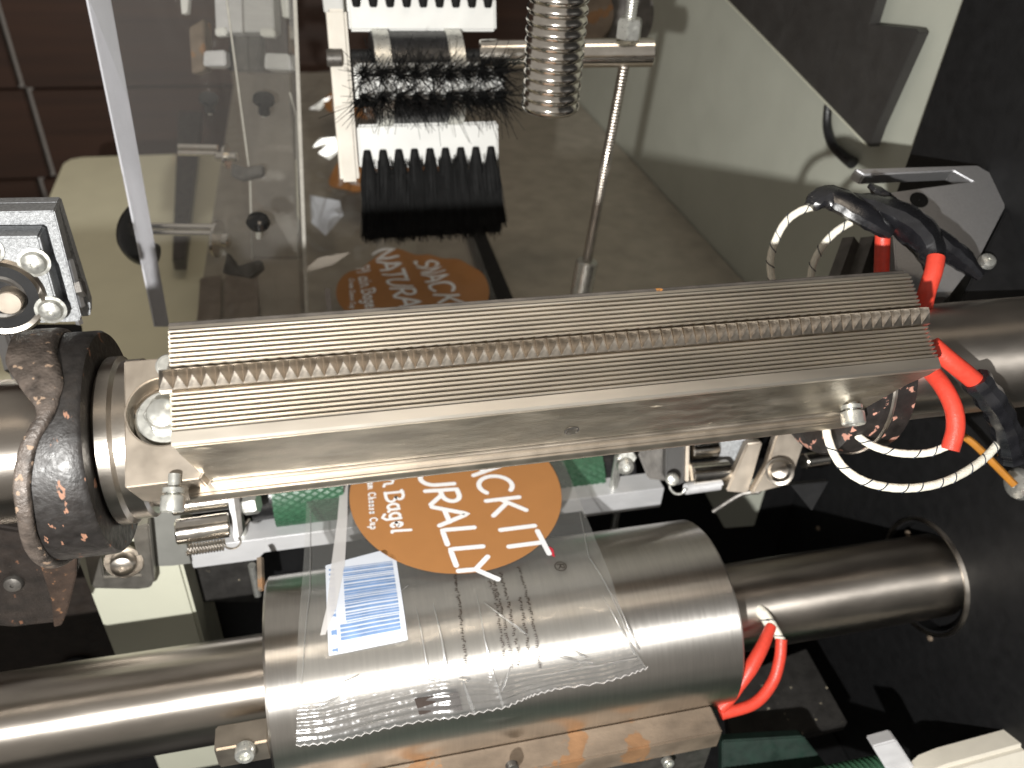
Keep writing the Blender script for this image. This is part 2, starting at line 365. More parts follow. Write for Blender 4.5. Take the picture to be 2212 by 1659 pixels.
# jaw: body with sloping lower flank, ridged crimping face on top
xl, xr, tw = -7.80, 9.98, 1.30
def flank(sign):
    t0, t1 = sign * tw, sign * 1.66
    return [J(xl, t0, 3.45), J(xl + .04, sign * (tw + .06), 3.1), J(xl + .15, sign * 1.46, 2.6), J(xl + .40, t1, 1.72), J(xr - 1.03, t1, 1.72), J(xr - .42, sign * 1.42, 2.85), J(xr - .05, sign * (tw + .04), 3.22), J(xr, t0, 3.45)]
body = hull8(flank(-1), flank(1))
jaw = obj('jaw', body, JAWS, up, bevel=.03, label='bright steel jaw with a scuffed lower flank')
# crimp ridges: one milled face, profile carried along the jaw
def ridge_profile(a, b, n, dirn=1):
    out = []; p_ = (b - a) / n
    for i in range(n):
        s = a + i * p_
        out += [(s + p_ * .10, 3.45), (s + p_ * .28, 3.60), (s + p_ * .50, 3.63), (s + p_ * .74, 3.61), (s + p_ * .90, 3.45)]
    return out
pf = [(-tw, 3.42), (-tw, 3.55), (-tw + .05, 3.60), (-1.02, 3.605)] + ridge_profile(-1.02, -.16, 8) + [(-.14, 3.46), (.33, 3.46)] + ridge_profile(.35, 1.22, 8) + [(1.22, 3.57), (tw, 3.55), (tw, 3.42)]
nX = 90
def rf(u, v):
    i = int(round(v * (len(pf) - 1))); t, r = pf[i]; x = xl + (xr - xl) * u
    r2 = r + .0015 * math.sin(x * 7.3 + i * 2.1) * math.sin(x * 2.9 + i) - (.002 if i % 5 == 2 else 0) * (math.sin(x * 5 + i * 1.7) > .8)
    return J(x, t, r2)
S = grid(rf, nX, len(pf) - 1)
nv = len(pf); caps = [tuple(range(nv)), tuple(nX * nv + i for i in range(nv))[::-1]]
obj('crimp_face', (S[0], S[1] + caps), JAWM, jaw, smooth=25)
obj('top_edge', jf(box(xl, xr - .1, tw + .003, tw + .09, 3.2, 3.56)), mat('dark_spotted_edge', (.10, .09, .08), .6, .5, .3, 2, (1, 1, 1), .1, 12, .1, chips=(.45, .2, .05), chip_t=.68, chip_s=.7), jaw, bevel=.02)  # near-black strip along the upper edge with rust-coloured spots
# toothed knife, proud of the face
kn = obj('knife', jf(box(xl - .20, xr + .10, -.13, .32, 3.40, 3.62)), BLADE, up)
nT = 66; pt = (xr - xl + .30) / nT
def tooth(x):
    V = [J(x, -.13, 3.62), J(x + pt, -.13, 3.62), J(x + pt, .32, 3.62), J(x, .32, 3.62), J(x + pt * .5, .08, 3.86), J(x + pt * .5, .20, 3.88)]
    return np.array(V), [(0, 1, 4), (1, 2, 5, 4), (2, 3, 5), (3, 0, 4, 5)]
t0 = obj('tooth', tooth(xl - .20), BLADE, kn, smooth=0); c = WLOC[t0].copy()
for i in range(1, nT): dup(t0, c + np.array([pt * i, 0, 0]), kn)
# holder bar under the jaw, with a rounded front lip
hb = [(-1.93, 1.0), (-1.98, 1.15), (-1.95, 1.32), (-1.86, 1.42), (1.2, 1.42), (1.2, .4), (-1.75, .4)]
S = prism(hb, xl - .1, xr - 1.2); S = (S[0][:, [2, 0, 1]], S[1])
hold = obj('jaw_holder', jf(S), PLATE, up, bevel=.04)
S = prism([(-1.74, 1.3), (-1.74, 1.72), (1.7, 1.72), (1.7, 1.3)], xl + .42, xr - 1.05); S = (S[0][:, [2, 0, 1]], S[1])
obj('spacer_bar', jf(S), STEEL, hold, bevel=.04)
# bolts and holes of the jaw
fl = unit(np.array(J(0, -1.66, 1.72)) - J(0, -tw, 3.45)); FN = unit(np.cross(fl, (1, 0, 0))); FN = FN if FN @ (CAM) > 0 else -FN
def on_flank(px, py): return onN(px, py, J(0, -tw, 3.45), FN)
v = on_flank(1235, 930)
obj('tapped_hole', [frame(lathe([(.17, -.02), (.185, .012), (.14, .012), (.12, -.02)], 20, cap=False), v, FN), frame(lathe([(.01, .006), (.14, .006)], 20, cap=False), v, FN)], DARKS, jaw)
obj('thread', [tube([v + FN * .02 + .13 * np.array([math.cos(a), 0, 0]) + fl * (k * .07 + .03 * math.sin(a)) for a in np.linspace(.2, 2.9, 9)], .016, 5) for k in (-1.3, -.4, .5, 1.4)], STEEL, jaw)
dn = unit(A @ np.array([.03, 1., -.25]))
for v, k in ((at(1838, 868, 20.9), 1.), (at(376, 1044, 17.2), .82)):
    obj('clamp_bolt', [cyl(v - dn * .2, v + dn * .3, .16 * k, 18), frame(lathe([(.1, 0), (.27 * k, 0), (.27 * k, .10), (.1, .10)], 26), v + dn * .10, dn),
        frame(lathe([(.20 * k, 0), (.29 * k, .03), (.30 * k, .07), (.30 * k, .32), (.27 * k, .36), (.14 * k, .36), (.13 * k, .2), (.01, .2)], 28, cap=False), v + dn * .24, dn)], ZINC, up)
obj('clamp_bolt', [frame(lathe([(.24,0),(.26,.05),(.26,.5),(.2,.55)],24), J(xl - .12, .62, 2.6), JN)], ZINC, up, bevel=.02)
# right cam collar, black with pink chipped paint
rc = obj('cam_collar', frame(lathe([(1.6, 0), (2.1, 0), (2.34, .14), (2.42, .3), (2.42, 1.7), (2.3, 1.8), (1.6, 1.8)], 64), (8.75, 0, 0), (1, 0, 0)), BLKS, up)
obj('bright_rim', frame(lathe([(2.42, 0), (2.47, .03), (2.47, .10), (2.42, .13)], 64, cap=False), (9.72, 0, 0), (1, 0, 0)), STEEL, rc)

# ================================================================== heater leads on the right of the upper crimper
def px_path(pts, n): return spline([at(*q) for q in pts], n)
def tracer(path, r, parent, every=.55, name='tracer_thread'):
    S = []; P = np.array(path); d = np.cumsum([0] + list(np.linalg.norm(np.diff(P, axis=0), axis=1))); s = .2
    while s < d[-1] - .1:
        i = min(np.searchsorted(d, s), len(P) - 2); t = unit(P[i + 1] - P[i]); b = unit(np.cross(t, CAM - P[i])); c_ = np.cross(b, t)
        S.append(tube([P[i] + r * 1.04 * (math.cos(a) * b + math.sin(a) * c_) + t * (a - 1.5) * .09 for a in np.linspace(.1, 3., 7)], .018, 4)); s += every * rng.uniform(.8, 1.25)
    return obj(name, S, TRACER, parent)
def braid(pts, r, n, parent):
    P = px_path(pts, n); o = obj('braided_sleeve', tube(P, r * (1 + .03 * np.sin(np.arange(n) * 1.9)), 12), BRAID, parent); tracer(P, r, o); return o
def sleeve(pts, r, n, parent):
    P = px_path(pts, n); rr = np.full(n, r)
    return obj('red_sleeve', [tube(P, rr, 16)], RED, parent, smooth=50)
hl = thing('heater_lead', 'long white braided heater lead looping lowest below the red sleeve', 'heater lead', at(1782, 905, 22), 'heater leads of the upper crimper')
braid([(1783, 900, 21.9), (1788, 945, 21.7), (1812, 998, 21.5), (1855, 1034, 21.4), (1915, 1052, 21.4), (1985, 1053, 21.6), (2050, 1037, 21.9), (2110, 1003, 22.3), (2146, 970, 22.6), (2168, 938, 22.8)], .115, 80, hl)
obj('frayed_end', tube([at(2166, 942, 22.8), at(2172, 934, 22.8)], [.13, .10], 10), BRAID, hl)
hl = thing('heater_lead', 'short white braided heater lead ending in a bent red sleeve', 'heater lead', at(1830, 915, 22), 'heater leads of the upper crimper')
braid([(1834, 908, 22.2), (1852, 940, 21.9), (1890, 965, 21.7), (1945, 979, 21.6), (2005, 978, 21.6), (2050, 962, 21.6)], .105, 50, hl)
sleeve([(2052, 972, 21.5), (2064, 925, 21.5), (2059, 880, 21.6), (2035, 832, 21.9), (1998, 788, 22.4)], .235, 40, hl)
hl = thing('heater_lead', 'straight red sleeve running into a black taped joint on the right', 'heater lead', at(2020, 745, 22.5), 'heater leads of the upper crimper')
sleeve([(2012, 745, 21.3), (2050, 778, 21.3), (2085, 806, 21.4), (2125, 840, 21.6)], .245, 20, hl)
P = px_path([(2106, 818, 21.5), (2140, 862, 21.7), (2165, 905, 22.2), (2180, 955, 22.6), (2186, 985, 23.0)], 26)
obj('tape_wrap', tube(P, .37 + .03 * np.sin(np.arange(26) * 1.3), 9), TAPE, hl, smooth=25)

# black taped bundle over the bracket with two white loops and red sleeves
tb = thing('taped_wire_joint', 'shiny black taped wire bundle with white loops lying over the slotted bracket', 'taped wires', at(1900, 480, 24))
def lump(pts, n, parent, name='tape_wrap', seg=11, flat=.62, jit=.04):
    P = px_path([q[:3] for q in pts], n); R = np.interp(np.linspace(0, 1, n), np.linspace(0, 1, len(pts)), [q[3] for q in pts])
    S = tube(P, R, seg, flat=flat); S = (S[0] + rng.normal(0, jit, S[0].shape) * .35, S[1]); return obj(name, S, TAPE, parent, smooth=28)
lump([(1752, 447, 24.2, .26), (1770, 430, 24.2, .42), (1800, 428, 24.2, .54), (1850, 454, 24.0, .52), (1895, 482, 23.9, .46), (1925, 503, 23.9, .30)], 20, tb)
lump([(1840, 425, 24.5, .22), (1890, 446, 24.3, .58), (1940, 470, 24.2, .80), (1985, 505, 24.1, .86), (2010, 545, 24.0, .70), (2016, 580, 23.9, .45), (2006, 610, 23.9, .22)], 22, tb)
lump([(1975, 480, 24.4, .4), (2035, 528, 24.3, .62), (2078, 562, 24.3, .56), (2116, 596, 24.3, .25)], 14, tb)
lump([(1880, 400, 24.9, .15), (1905, 425, 24.7, .4), (1935, 450, 24.6, .35), (1990, 480, 24.6, .2)], 12, tb)
braid([(1760, 446, 24.3), (1728, 456, 24.4), (1697, 480, 24.6), (1675, 520, 24.8), (1664, 565, 25.1), (1668, 612, 25.4)], .115, 40, tb)
braid([(1838, 480, 24.5), (1806, 500, 24.6), (1778, 530, 24.8), (1757, 570, 25.1), (1750, 610, 25.4)], .115, 34, tb)
sleeve([(1907, 500, 24.2), (1906, 540, 24.3), (1904, 600, 24.5)], .22, 14, tb)
sleeve([(2022, 556, 23.5), (2017, 585, 23.4), (2004, 625, 23.4), (1996, 660, 23.6), (1992, 700, 23.9)], .25, 20, tb)

# slotted aluminium bracket behind the tape, bolted to the side plate
BN = unit(np.array([-.18, -.50, .85])); B0 = at(2020, 470, 26.6)
bex = unit(np.array([1, 0, 0]) - BN * BN[0]); bey = np.cross(BN, bex)
def Bp(px, py): v = onN(px, py, B0, BN) - B0; return v @ bex, v @ bey
def bfr(S): return B0 + S[0][:, :1] * bex + S[0][:, 1:2] * bey + S[0][:, 2:3] * BN, S[1]
sb = thing('slotted_bracket', 'grey aluminium bracket with a long open slot under the black tape', 'bracket', B0)
o_ = [Bp(*q) for q in ((1867, 378), (2060, 369), (2100, 391), (1922, 415), (1940, 640), (2050, 640), (2119, 549), (2194, 403), (2112, 356), (1845, 364))]
obj('slotted_plate', bfr(prism(o_, -.55, 0)), ALU, sb, bevel=.04)
v = at(1990, 440, 26.6); obj('hole', bfr(frame(lathe([(.01, .012), (.3, .012)], 22, cap=False), (*Bp(1985, 432), 0), (0, 0, 1))), BLACK, sb)
v = onN(2127, 570, B0, BN); obj('screw', panhead(v + BN * .1, BN, .27, .22), ZINC, sb)
o_ = [Bp(*q) for q in ((2124, 552), (2050, 700), (2260, 700), (2300, 420), (2198, 406))]
obj('black_block', bfr(prism(o_, -1.6, -.02)), BLACK, sb, bevel=.05)
# little dark blocks between the jaw and the bracket
db = thing('cable_clamp', 'small dark steel clamp blocks between the white wire loops and the bracket', 'clamp', at(1860, 560, 28))
for q, wd in (((1838, 520, 1795, 640), .30), ((1880, 520, 1840, 640), .34)):
    a, b = at(q[0], q[1], 28), at(q[2], q[3], 27.4); obj('clamp_jaw', tube([a, b], wd, 4), DARKS, db, smooth=0)
obj('clamp_base', box(*[f(u) for u in zip(at(1850, 600, 28), at(2010, 660, 28)) for f in (min, max)][:6]) if False else cyl(at(1855, 625, 28), at(2000, 615, 28.6), .55, 6), BLACK, db)
obj('clamp_screw', hexhead(at(1915, 570, 27.6), (-.2, -.8, .5), .22, .2), DARKS, db)
sg = single('black_cable', tube(spline([onX(*q, 19.1) for q in ((1788, 228), (1787, 275), (1799, 312), (1824, 338), (1842, 352))], 24), np.linspace(.18, .28, 24), 10), RUBBER, 'thin black cable hanging below the slanting guard plate', 'cable')
single('orange_wire', tube(px_path([(2070, 935, 26.6), (2105, 960, 26.4), (2150, 1005, 26.2), (2192, 1048, 26)], 20), .12, 8), ORANGE, 'orange wire running to the round screw on the black plate', 'wire')

# ================================================================== lower crimper
LY, LZ, LR = .5, -11.2, 3.45
lo = thing('lower_crimper', 'lower crimper with shiny drum, plain shaft and rusty jaw bar under the film', 'crimper', (0, LY, LZ))
obj('shaft', cyl((-24, LY, LZ), (18.0, LY, LZ), 1.62, 64), SHAFT, lo)
obj('drum', frame(lathe([(1.5, 0), (LR - .1, 0), (LR, .08), (LR, 15.14), (LR - .1, 15.24), (1.5, 15.24)], 96), (-7.38, LY, LZ), (1, 0, 0)), DRUM, lo)
zr = onY(1100, 1672, -3.9)[2]
rb = obj('jaw_bar', box(-7.0, 6.85, -3.9, -2.9, zr - .9, zr), RUST, lo, bevel=.06)
obj('jaw_bar_step', box(-6.9, 6.82, -3.7, -2.3, zr - 3.2, zr - .902), DARKS, rb, bevel=.05)
for q in (1105, 1440):
    v = onY(q, 1652 - (q - 1105) * .03, -3.9); obj('cap_screw', sockethead(v, (0, -1, .2), .2, .2), DARKS if q < 1200 else ZINC, rb)
c0 = at(525, 1606, 24.0)
nb = obj('collar_block', box(c0[0] - .75, c0[0] + .78, c0[1] - .3, c0[1] + .5, c0[2] - .60, c0[2] + .38), PLATE, lo, bevel=.06)
v = onY(531, 1616, c0[1] - .3); obj('cap_screw', [sockethead(v, (-.05, -1, .25), .29, .32)], ZINC, nb)
hl = thing('heater_lead', 'white heater lead with two red sleeves beside the bright lower drum', 'heater lead', at(1640, 1330, 29))
def P3(pts): return [tuple(q) for q in pts]
braid([(1618, 1309, 29.3), (1645, 1318, 28.9), (1665, 1345, 28.6), (1690, 1388, 28.4)], .16, 26, hl)
braid([(1625, 1312, 29.2), (1648, 1330, 28.8), (1664, 1356, 28.5)], .16, 20, hl)
sleeve([(1688, 1380, 28.4), (1684, 1425, 28.3), (1668, 1475, 28.2), (1628, 1520, 28.0), (1556, 1543, 27.8)], .20, 36, hl)
P = px_path([(1666, 1352, 28.5), (1645, 1400, 28.1), (1620, 1445, 27.9), (1590, 1495, 27.8), (1556, 1530, 27.8)], 30)
obj('red_sleeve', tube(P, np.interp(np.linspace(0, 1, 30), [0, .3, .5, .7, 1], [.19, .24, .26, .16, .22]), 14), RED, hl, smooth=50)
q = [onZ(*p_, -17.5) for p_ in ((1560, 1470), (1742, 1400), (1832, 1560), (1580, 1620))]
single('speckled_plate', hull8(q, [v - (0, 0, .6) for v in q]), SPECK, 'dark plate sprinkled with pale crumbs below the red sleeved lead', 'plate', bevel=.05)

# ================================================================== the printed film tube
FR = LR + .05
FT = LZ + FR
def filmpt(a, b, off=0.):
    """film coordinates: a across, b along the film (0 on top of the drum, positive towards the cut end)"""
    if b < 0: return np.array([a, LY - b, FT + off])
    f = b / FR; return np.array([a, LY - (FR + off) * math.sin(f), LZ + (FR + off) * math.cos(f)])
def filmcoord(px, py):
    v = onZ(px, py, FT)
    if v[1] >= LY: return np.array([v[0], LY - v[1]])
    r = ray(px, py); oy, oz = CAM[1] - LY, CAM[2] - LZ
    a_, b_, c_ = r[1] ** 2 + r[2] ** 2, oy * r[1] + oz * r[2], oy ** 2 + oz ** 2 - FR ** 2
    t = (-b_ - math.sqrt(max(b_ * b_ - a_ * c_, 0))) / a_; v = CAM + r * t
    return np.array([v[0], FR * math.atan2(-(v[1] - LY), v[2] - LZ)])
endpx = [(640, 1606), (700, 1597), (760, 1585), (820, 1572), (902, 1556), (960, 1547), (1020, 1537), (1083, 1526), (1130, 1510), (1154, 1499), (1200, 1483), (1300, 1468), (1360, 1452), (1397, 1441)]
toppx = [(644, 1496), (700, 1489), (760, 1470), (820, 1455), (880, 1440), (940, 1428), (1000, 1422), (1050, 1440), (1090, 1438), (1130, 1432), (1200, 1420), (1290, 1402), (1340, 1392), (1352, 1388)]
EN = np.array([filmcoord(*q) for q in endpx]); TP = np.array([filmcoord(*q) for q in toppx])
BACK = -58.
AL, ARr = -5.9, 3.75
def edge_a(u, b):
    tl = np.interp(u, np.linspace(0, 1, len(TP)), TP[:, 0]); k = np.clip((b + 6) / 8., 0, 1) ** 1.5
    return (AL + (ARr - AL) * u) * (1 - k) + tl * k
def crumple(a, b):
    up_ = np.clip((-b - 16) / 8., 0, 1)
    o = up_ * (.4 + .8 * mnoise.noise(Vector((a * .35, b * .16, 3.))) + .35 * mnoise.noise(Vector((a * .9, b * .5, 8.))))
    dn = np.clip((b + 1) / 3.5, 0, 1)
    o += dn * (.035 * math.sin(a * 1.9 + .6) * math.sin(b * .8) + .022 * math.sin(a * 4.3 + b * .5) + .03)
    for ax, s0, s1, hgt in ((-2.0, .1, .22, .05), (.15, -.1, .16, .06), (1.05, .22, .14, .05), (2.5, .5, .2, .07), (-3.3, -.15, .2, .05)):
        o += np.clip((b - .2) / 2.6, 0, 1) * hgt * math.exp(-((a - ax + s0 * (2.6 - b)) / s1) ** 2)
    return o + .02
nu = 110
bs = np.concatenate([np.linspace(BACK, -17, 60), np.linspace(-16.5, -2, 24), np.linspace(-1.6, 1, 14)])
def filmrow(i):
    u = i / nu; bt = np.interp(u, np.linspace(0, 1, len(TP)), TP[:, 1]); rows_ = list(bs) + list(np.linspace(1.1, bt, 10))
    return [filmpt(edge_a(u, b), b, crumple(edge_a(u, b), b)) for b in rows_]
V = [filmrow(i) for i in range(nu + 1)]; nr = len(V[0])
S = (np.array([p_ for r_ in V for p_ in r_]), [(i * nr + j, (i + 1) * nr + j, (i + 1) * nr + j + 1, i * nr + j + 1) for i in range(nu) for j in range(nr - 1)])
film = single('printed_film', S, FILM, 'clear printed film tube with brown ovals and a crimped zigzag cut end', 'packaging film', smooth=180)
# the crimped end seal
def sealpt(u, v):
    t = np.interp(u, np.linspace(0, 1, len(TP)), np.arange(len(TP))); i = min(int(t), len(TP) - 2); f = t - i
    a0 = TP[i] * (1 - f) + TP[i + 1] * f; a1 = EN[i] * (1 - f) + EN[i + 1] * f
    zig = (.075 * abs(((u * 42) % 1) * 2 - 1)) if v > .999 else 0
    ab = a0 + (a1 - a0) * v; ab[1] += -zig * 1.0 + .03 * math.sin(u * 9)
    ridge = .022 * math.sin(v * 2 * math.pi * 7) * (1 if .04 < v < .96 else 0)
    wv = .05 * math.sin(u * 17) * v + .05 * math.exp(-((u - .56) / .03) ** 2) + .06 * math.exp(-((u - .41) / .025) ** 2)
    return filmpt(ab[0], ab[1], .06 + ridge * (.8 + .2 * math.sin(u * 31 + 1)) + wv + .10 * v)
obj('end_seal', grid(sealpt, 168, 42), SEALM, film, smooth=60)
ez_ = [sealpt(i / 168, 1.) for i in range(169)]
obj('cut_edge', tube(ez_, .012, 4), SEALM.copy() if False else SEAM, film, smooth=0)
GLINT = clear('film_crease', (.85, .85, .85), .30, .16, .22, (.85, .85, .83))
def crease(pts, wd):
    P_ = [filmcoord(734 + .336 * x, 1106 + .336 * y) for x, y in pts]; out = []
    for k in range(len(P_) - 1):
        for f in np.linspace(0, 1, 9)[:-1]: out.append(P_[k] * (1 - f) + P_[k + 1] * f)
    out.append(P_[-1]); n_ = len(out)
    return tube([filmpt(q[0], q[1], crumple(q[0], q[1]) + .05) for q in out], wd * np.interp(np.linspace(0, 1, n_), [0, .7, 1], [.25, 1, .7]), 5)
CRS = [(((600, 600), (650, 800), (690, 1060)), .045), (((490, 620), (520, 760), (560, 1000)), .025), (((880, 540), (930, 820), (985, 1040)), .030), (((985, 1040), (1045, 1240)), .05),
       (((930, 590), (1060, 690), (1200, 790)), .030), (((1090, 990), (1040, 1140)), .04), (((1680, 540), (1790, 730), (1890, 910)), .030), (((1750, 530), (1840, 720), (1915, 890)), .035),
       (((1290, 890), (1420, 930), (1540, 960)), .030), (((1420, 850), (1500, 890), (1590, 940)), .030), (((1140, 1070), (1500, 1010), (1900, 935)), .022), (((780, 1060), (820, 1170), (860, 1285)), .07), (((760, 1070), (830, 1080)), .06),
       (((300, 1110), (520, 1060), (700, 1100)), .022), (((1500, 985), (1570, 960), (1620, 965)), .05), (((390, 520), (440, 480)), .02), (((-250, 1190), (-60, 1130), (120, 1050)), .025), (((-230, 1300), (0, 1180)), .03), (((-255, 1150), (-235, 1010), (-190, 520), (-185, 0)), .022), (((1955, 990), (1870, 860), (1600, 300), (1540, 0)), .022)]
obj('creases', [crease(*c_) for c_ in CRS], GLINT, film, smooth=50)
FACET = clear('film_glint_facet', (.8, .8, .8), .12, .25, .25, (.85, .85, .83))
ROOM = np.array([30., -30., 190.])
for ol_ in (((653, 588), (690, 556), (756, 545), (718, 572), (684, 582)), ((676, 318), (690, 300), (726, 296), (716, 312)), ((688, 330), (724, 300), (738, 322), (712, 345)), ((668, 235), (700, 214), (716, 208), (690, 238))):  # added facets, each tilted so a lamp glints off it towards the camera
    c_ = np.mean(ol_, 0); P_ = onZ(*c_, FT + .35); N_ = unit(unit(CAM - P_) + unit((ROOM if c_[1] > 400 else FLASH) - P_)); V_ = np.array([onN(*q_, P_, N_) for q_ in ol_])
    obj('glint_facet', (np.vstack([V_, V_ - N_ * .02]), [tuple(range(len(V_)))] + [(i, (i + 1) % len(V_), (i + 1) % len(V_) + len(V_), i + len(V_)) for i in range(len(V_))]), FACET, film, smooth=0)
# flat print, laid a hair above the film
OFF = .05
def on_film(ab, off=OFF): return filmpt(ab[0], ab[1], crumple(ab[0], ab[1]) + off)
def C2(cx, cy): return filmcoord(657 + .2812 * cx, 968 + .2812 * cy)
def flat(poly_rows, off): # rows of film coordinates -> surface
    R_ = [[on_film(q, off) for q in r_] for r_ in poly_rows]; n_ = len(R_[0])
    return np.array([p_ for r_ in R_ for p_ in r_]), [(i * n_ + j, (i + 1) * n_ + j, (i + 1) * n_ + j + 1, i * n_ + j + 1) for i in range(len(R_) - 1) for j in range(n_ - 1)]
lft, rgt, bot = filmcoord(755, 1085), filmcoord(1228, 1095), filmcoord(1000, 1244)
oc = np.array([(lft[0] + rgt[0]) / 2, bot[1] - 3.95]); orx, ory = (rgt[0] - lft[0]) / 2, 3.95
REP = np.array([0.3, -14.7])
def oval(shift): return flat([[oc + shift + np.array([orx * r_ * math.cos(2 * math.pi * k / 72), ory * r_ * math.sin(2 * math.pi * k / 72)]) for k in range(73)] for r_ in np.linspace(.001, 1, 14)], OFF)
# --- stroke lettering
def arc(cx, cy, rx, ry, a0, a1, n=10): return [(cx + rx * math.cos(math.radians(a0 + (a1 - a0) * i / n)), cy + ry * math.sin(math.radians(a0 + (a1 - a0) * i / n))) for i in range(n + 1)]
GL = {
 'S': [arc(.5, .76, .42, .24, 20, 270) + arc(.5, .26, .46, .26, 90, -160)[1:]], 'N': [[(0, 0), (.08, 1), (.85, .02), (1, 1)]],
 'A': [[(0, 0), (.52, 1), (1, 0)], [(.18, .34), (.86, .34)]], 'C': [arc(.55, .5, .52, .5, 48, 312, 16)],
 'K': [[(.05, 0), (.05, 1)], [(.9, 1), (.1, .45)], [(.3, .58), (1, 0)]], 'I': [[(.5, 0), (.5, 1)]], 'T': [[(.5, 0), (.5, 1)], [(0, 1), (1, .98)]],
 'U': [[(.02, 1), (.02, .5)] + arc(.5, .42, .48, .42, 180, 360, 12) + [(.98, 1)]], 'R': [[(.05, 0), (.08, 1)], [(.08, 1)] + arc(.45, .73, .45, .27, 90, -90, 10) + [(.1, .46)], [(.4, .46), (1, 0)]],
 'L': [[(.05, 1), (.05, .02), (1, 0)]], 'Y': [[(0, 1), (.5, .5)], [(1, 1), (.5, .5), (.5, 0)]],
 'P': [[(.1, 0), (.2, 1)], [(.05, .95)] + arc(.45, .74, .45, .26, 90, -90, 8) + [(.15, .48)]], 'B': [[(.1, 0), (.2, 1)], [(.05, .95)] + arc(.45, .77, .4, .23, 90, -80, 8) + arc(.45, .28, .5, .28, 80, -90, 8) + [(.05, 0)]],
 'l': [[(.2, 0), (.35, .5), (.5, 1)], [(.2, 0), (.4, -.02)]], 'a': [arc(.42, .3, .36, .3, 40, 400, 12), [(.8, .6), (.75, .1), (.95, 0)]], 'i': [[(.3, .58), (.25, .05), (.5, 0)], [(.42, .82), (.44, .86)]],
 'n': [[(.05, 0), (.15, .58)], [(.12, .35), (.4, .6), (.68, .5), (.65, .08), (.9, 0)]], 'g': [arc(.42, .3, .36, .28, 40, 400, 12), [(.8, .6), (.72, -.2), (.4, -.4), (.05, -.25)]],
 'e': [[(.1, .3), (.78, .36)] + arc(.45, .3, .36, .3, 20, 320, 12)], 'r': [[(.1, 0), (.2, .58)], [(.18, .35), (.45, .6), (.75, .55)]], 'm': [[(.02, 0), (.1, .58)], [(.08, .4), (.3, .6), (.42, .5), (.4, 0)], [(.42, .4), (.65, .6), (.85, .5), (.82, .06), (1, 0)]],
 'h': [[(.1, 0), (.3, 1)], [(.2, .4), (.5, .6), (.72, .5), (.68, .05), (.9, 0)]], 's': [[(.7, .52), (.35, .58), (.2, .42), (.65, .22), (.5, .02), (.1, .05)]], 'u': [[(.1, .58), (.1, .15), (.4, 0), (.7, .2)], [(.75, .58), (.72, .08), (.95, 0)]], 'p': [[(.2, .58), (.05, -.4)], arc(.5, .3, .34, .3, 180, -180, 12)]}
def ribbon(pts, wd, dens=.12):
    """a stroke as a strip with round ends, in film coordinates"""
    P_ = [np.array(pts[0], float)]
    for q in pts[1:]:
        q = np.array(q, float); n_ = max(1, int(np.linalg.norm(q - P_[-1]) / dens)); s_ = P_[-1]
        P_ += [s_ + (q - s_) * (k + 1) / n_ for k in range(n_)]
    P_ = np.array(P_); T_ = np.gradient(P_, axis=0) if len(P_) > 1 else np.array([[1., 0]])
    T_ /= np.maximum(np.linalg.norm(T_, axis=1, keepdims=True), 1e-9); Nn = np.stack([-T_[:, 1], T_[:, 0]], 1); rows_ = []
    h = wd / 2
    for f in (-1, -.8, -.4): rows_.append((P_[0] + T_[0] * h * f, h * math.sqrt(1 - f * f) if f > -1 else h * .05, Nn[0]))
    for p_, n_ in zip(P_, Nn): rows_.append((p_, h, n_))
    for f in (.4, .8, 1): rows_.append((P_[-1] + T_[-1] * h * f, h * math.sqrt(1 - f * f) if f < 1 else h * .05, Nn[-1]))
    return [[p_ - n_ * hh, p_ + n_ * hh] for p_, hh, n_ in rows_]
def glyph(ch, o, ex, ey, wd, off):
    return [flat(ribbon([o + ex * x + ey * y for x, y in st], wd), off + k * .002) for k, st in enumerate(GL[ch])]
def at_line(P0, P1, s): return lambda y: P0 + (P1 - P0) * (y - s[0]) / (s[1] - s[0])
# main words: baseline through two measured points, letters at measured stretches of it
b1 = at_line(C2(1300, 220), C2(1575, 775), (220, 775)); h1 = C2(1640, 402) - C2(1388, 432)
b2 = at_line(C2(885, 230), C2(1185, 955), (230, 955)); h2 = C2(1310, 640) - C2(1060, 662)
WORD1 = [('S', -150, -45), ('N', -20, 85), ('A', 108, 222), ('C', 240, 385), ('K', 425, 545), ('I', 640, 662), ('T', 690, 850)]
WORD2 = [('N', -240, -120), ('A', -95, 40), ('T', 50, 165), ('U', 195, 315), ('R', 350, 465), ('A', 485, 630), ('L', 660, 770), ('L', 800, 920), ('Y', 880, 1035)]
b3 = at_line(C2(612, 300), C2(680, 660), (300, 660)); h3 = C2(755, 378) - C2(622, 400)
b4 = at_line(C2(487, 220), C2(512, 630), (220, 630)); h4 = C2(548, 395) - C2(496, 400)
W3 = [('P', -60, 20), ('l', 25, 60), ('a', 62, 140), ('i', 205, 240), ('n', 245, 315), ('B', 355, 440), ('a', 450, 510), ('g', 520, 580), ('e', 590, 635), ('l', 640, 690)]
W3[2] = ('a', 120, 195)
txt = 'Cream Cheese Cup'; W4 = []; s_ = 190.
for ch in txt:
    if ch == ' ': s_ += 22; continue
    wd_ = 34 if ch == 'm' else (30 if ch == 'C' else 23); W4.append((ch, s_, s_ + wd_ * .85)); s_ += wd_ + 4
def word(spec, bl, hv, shift, wd, slant=0.):
    S_ = []
    for ch, y0, y1 in spec:
        o_ = bl(y0) + shift; ex_ = bl(y1) - bl(y0); S_ += [q for q in glyph(ch, o_, ex_, hv, wd, OFF + .012)]
    return S_
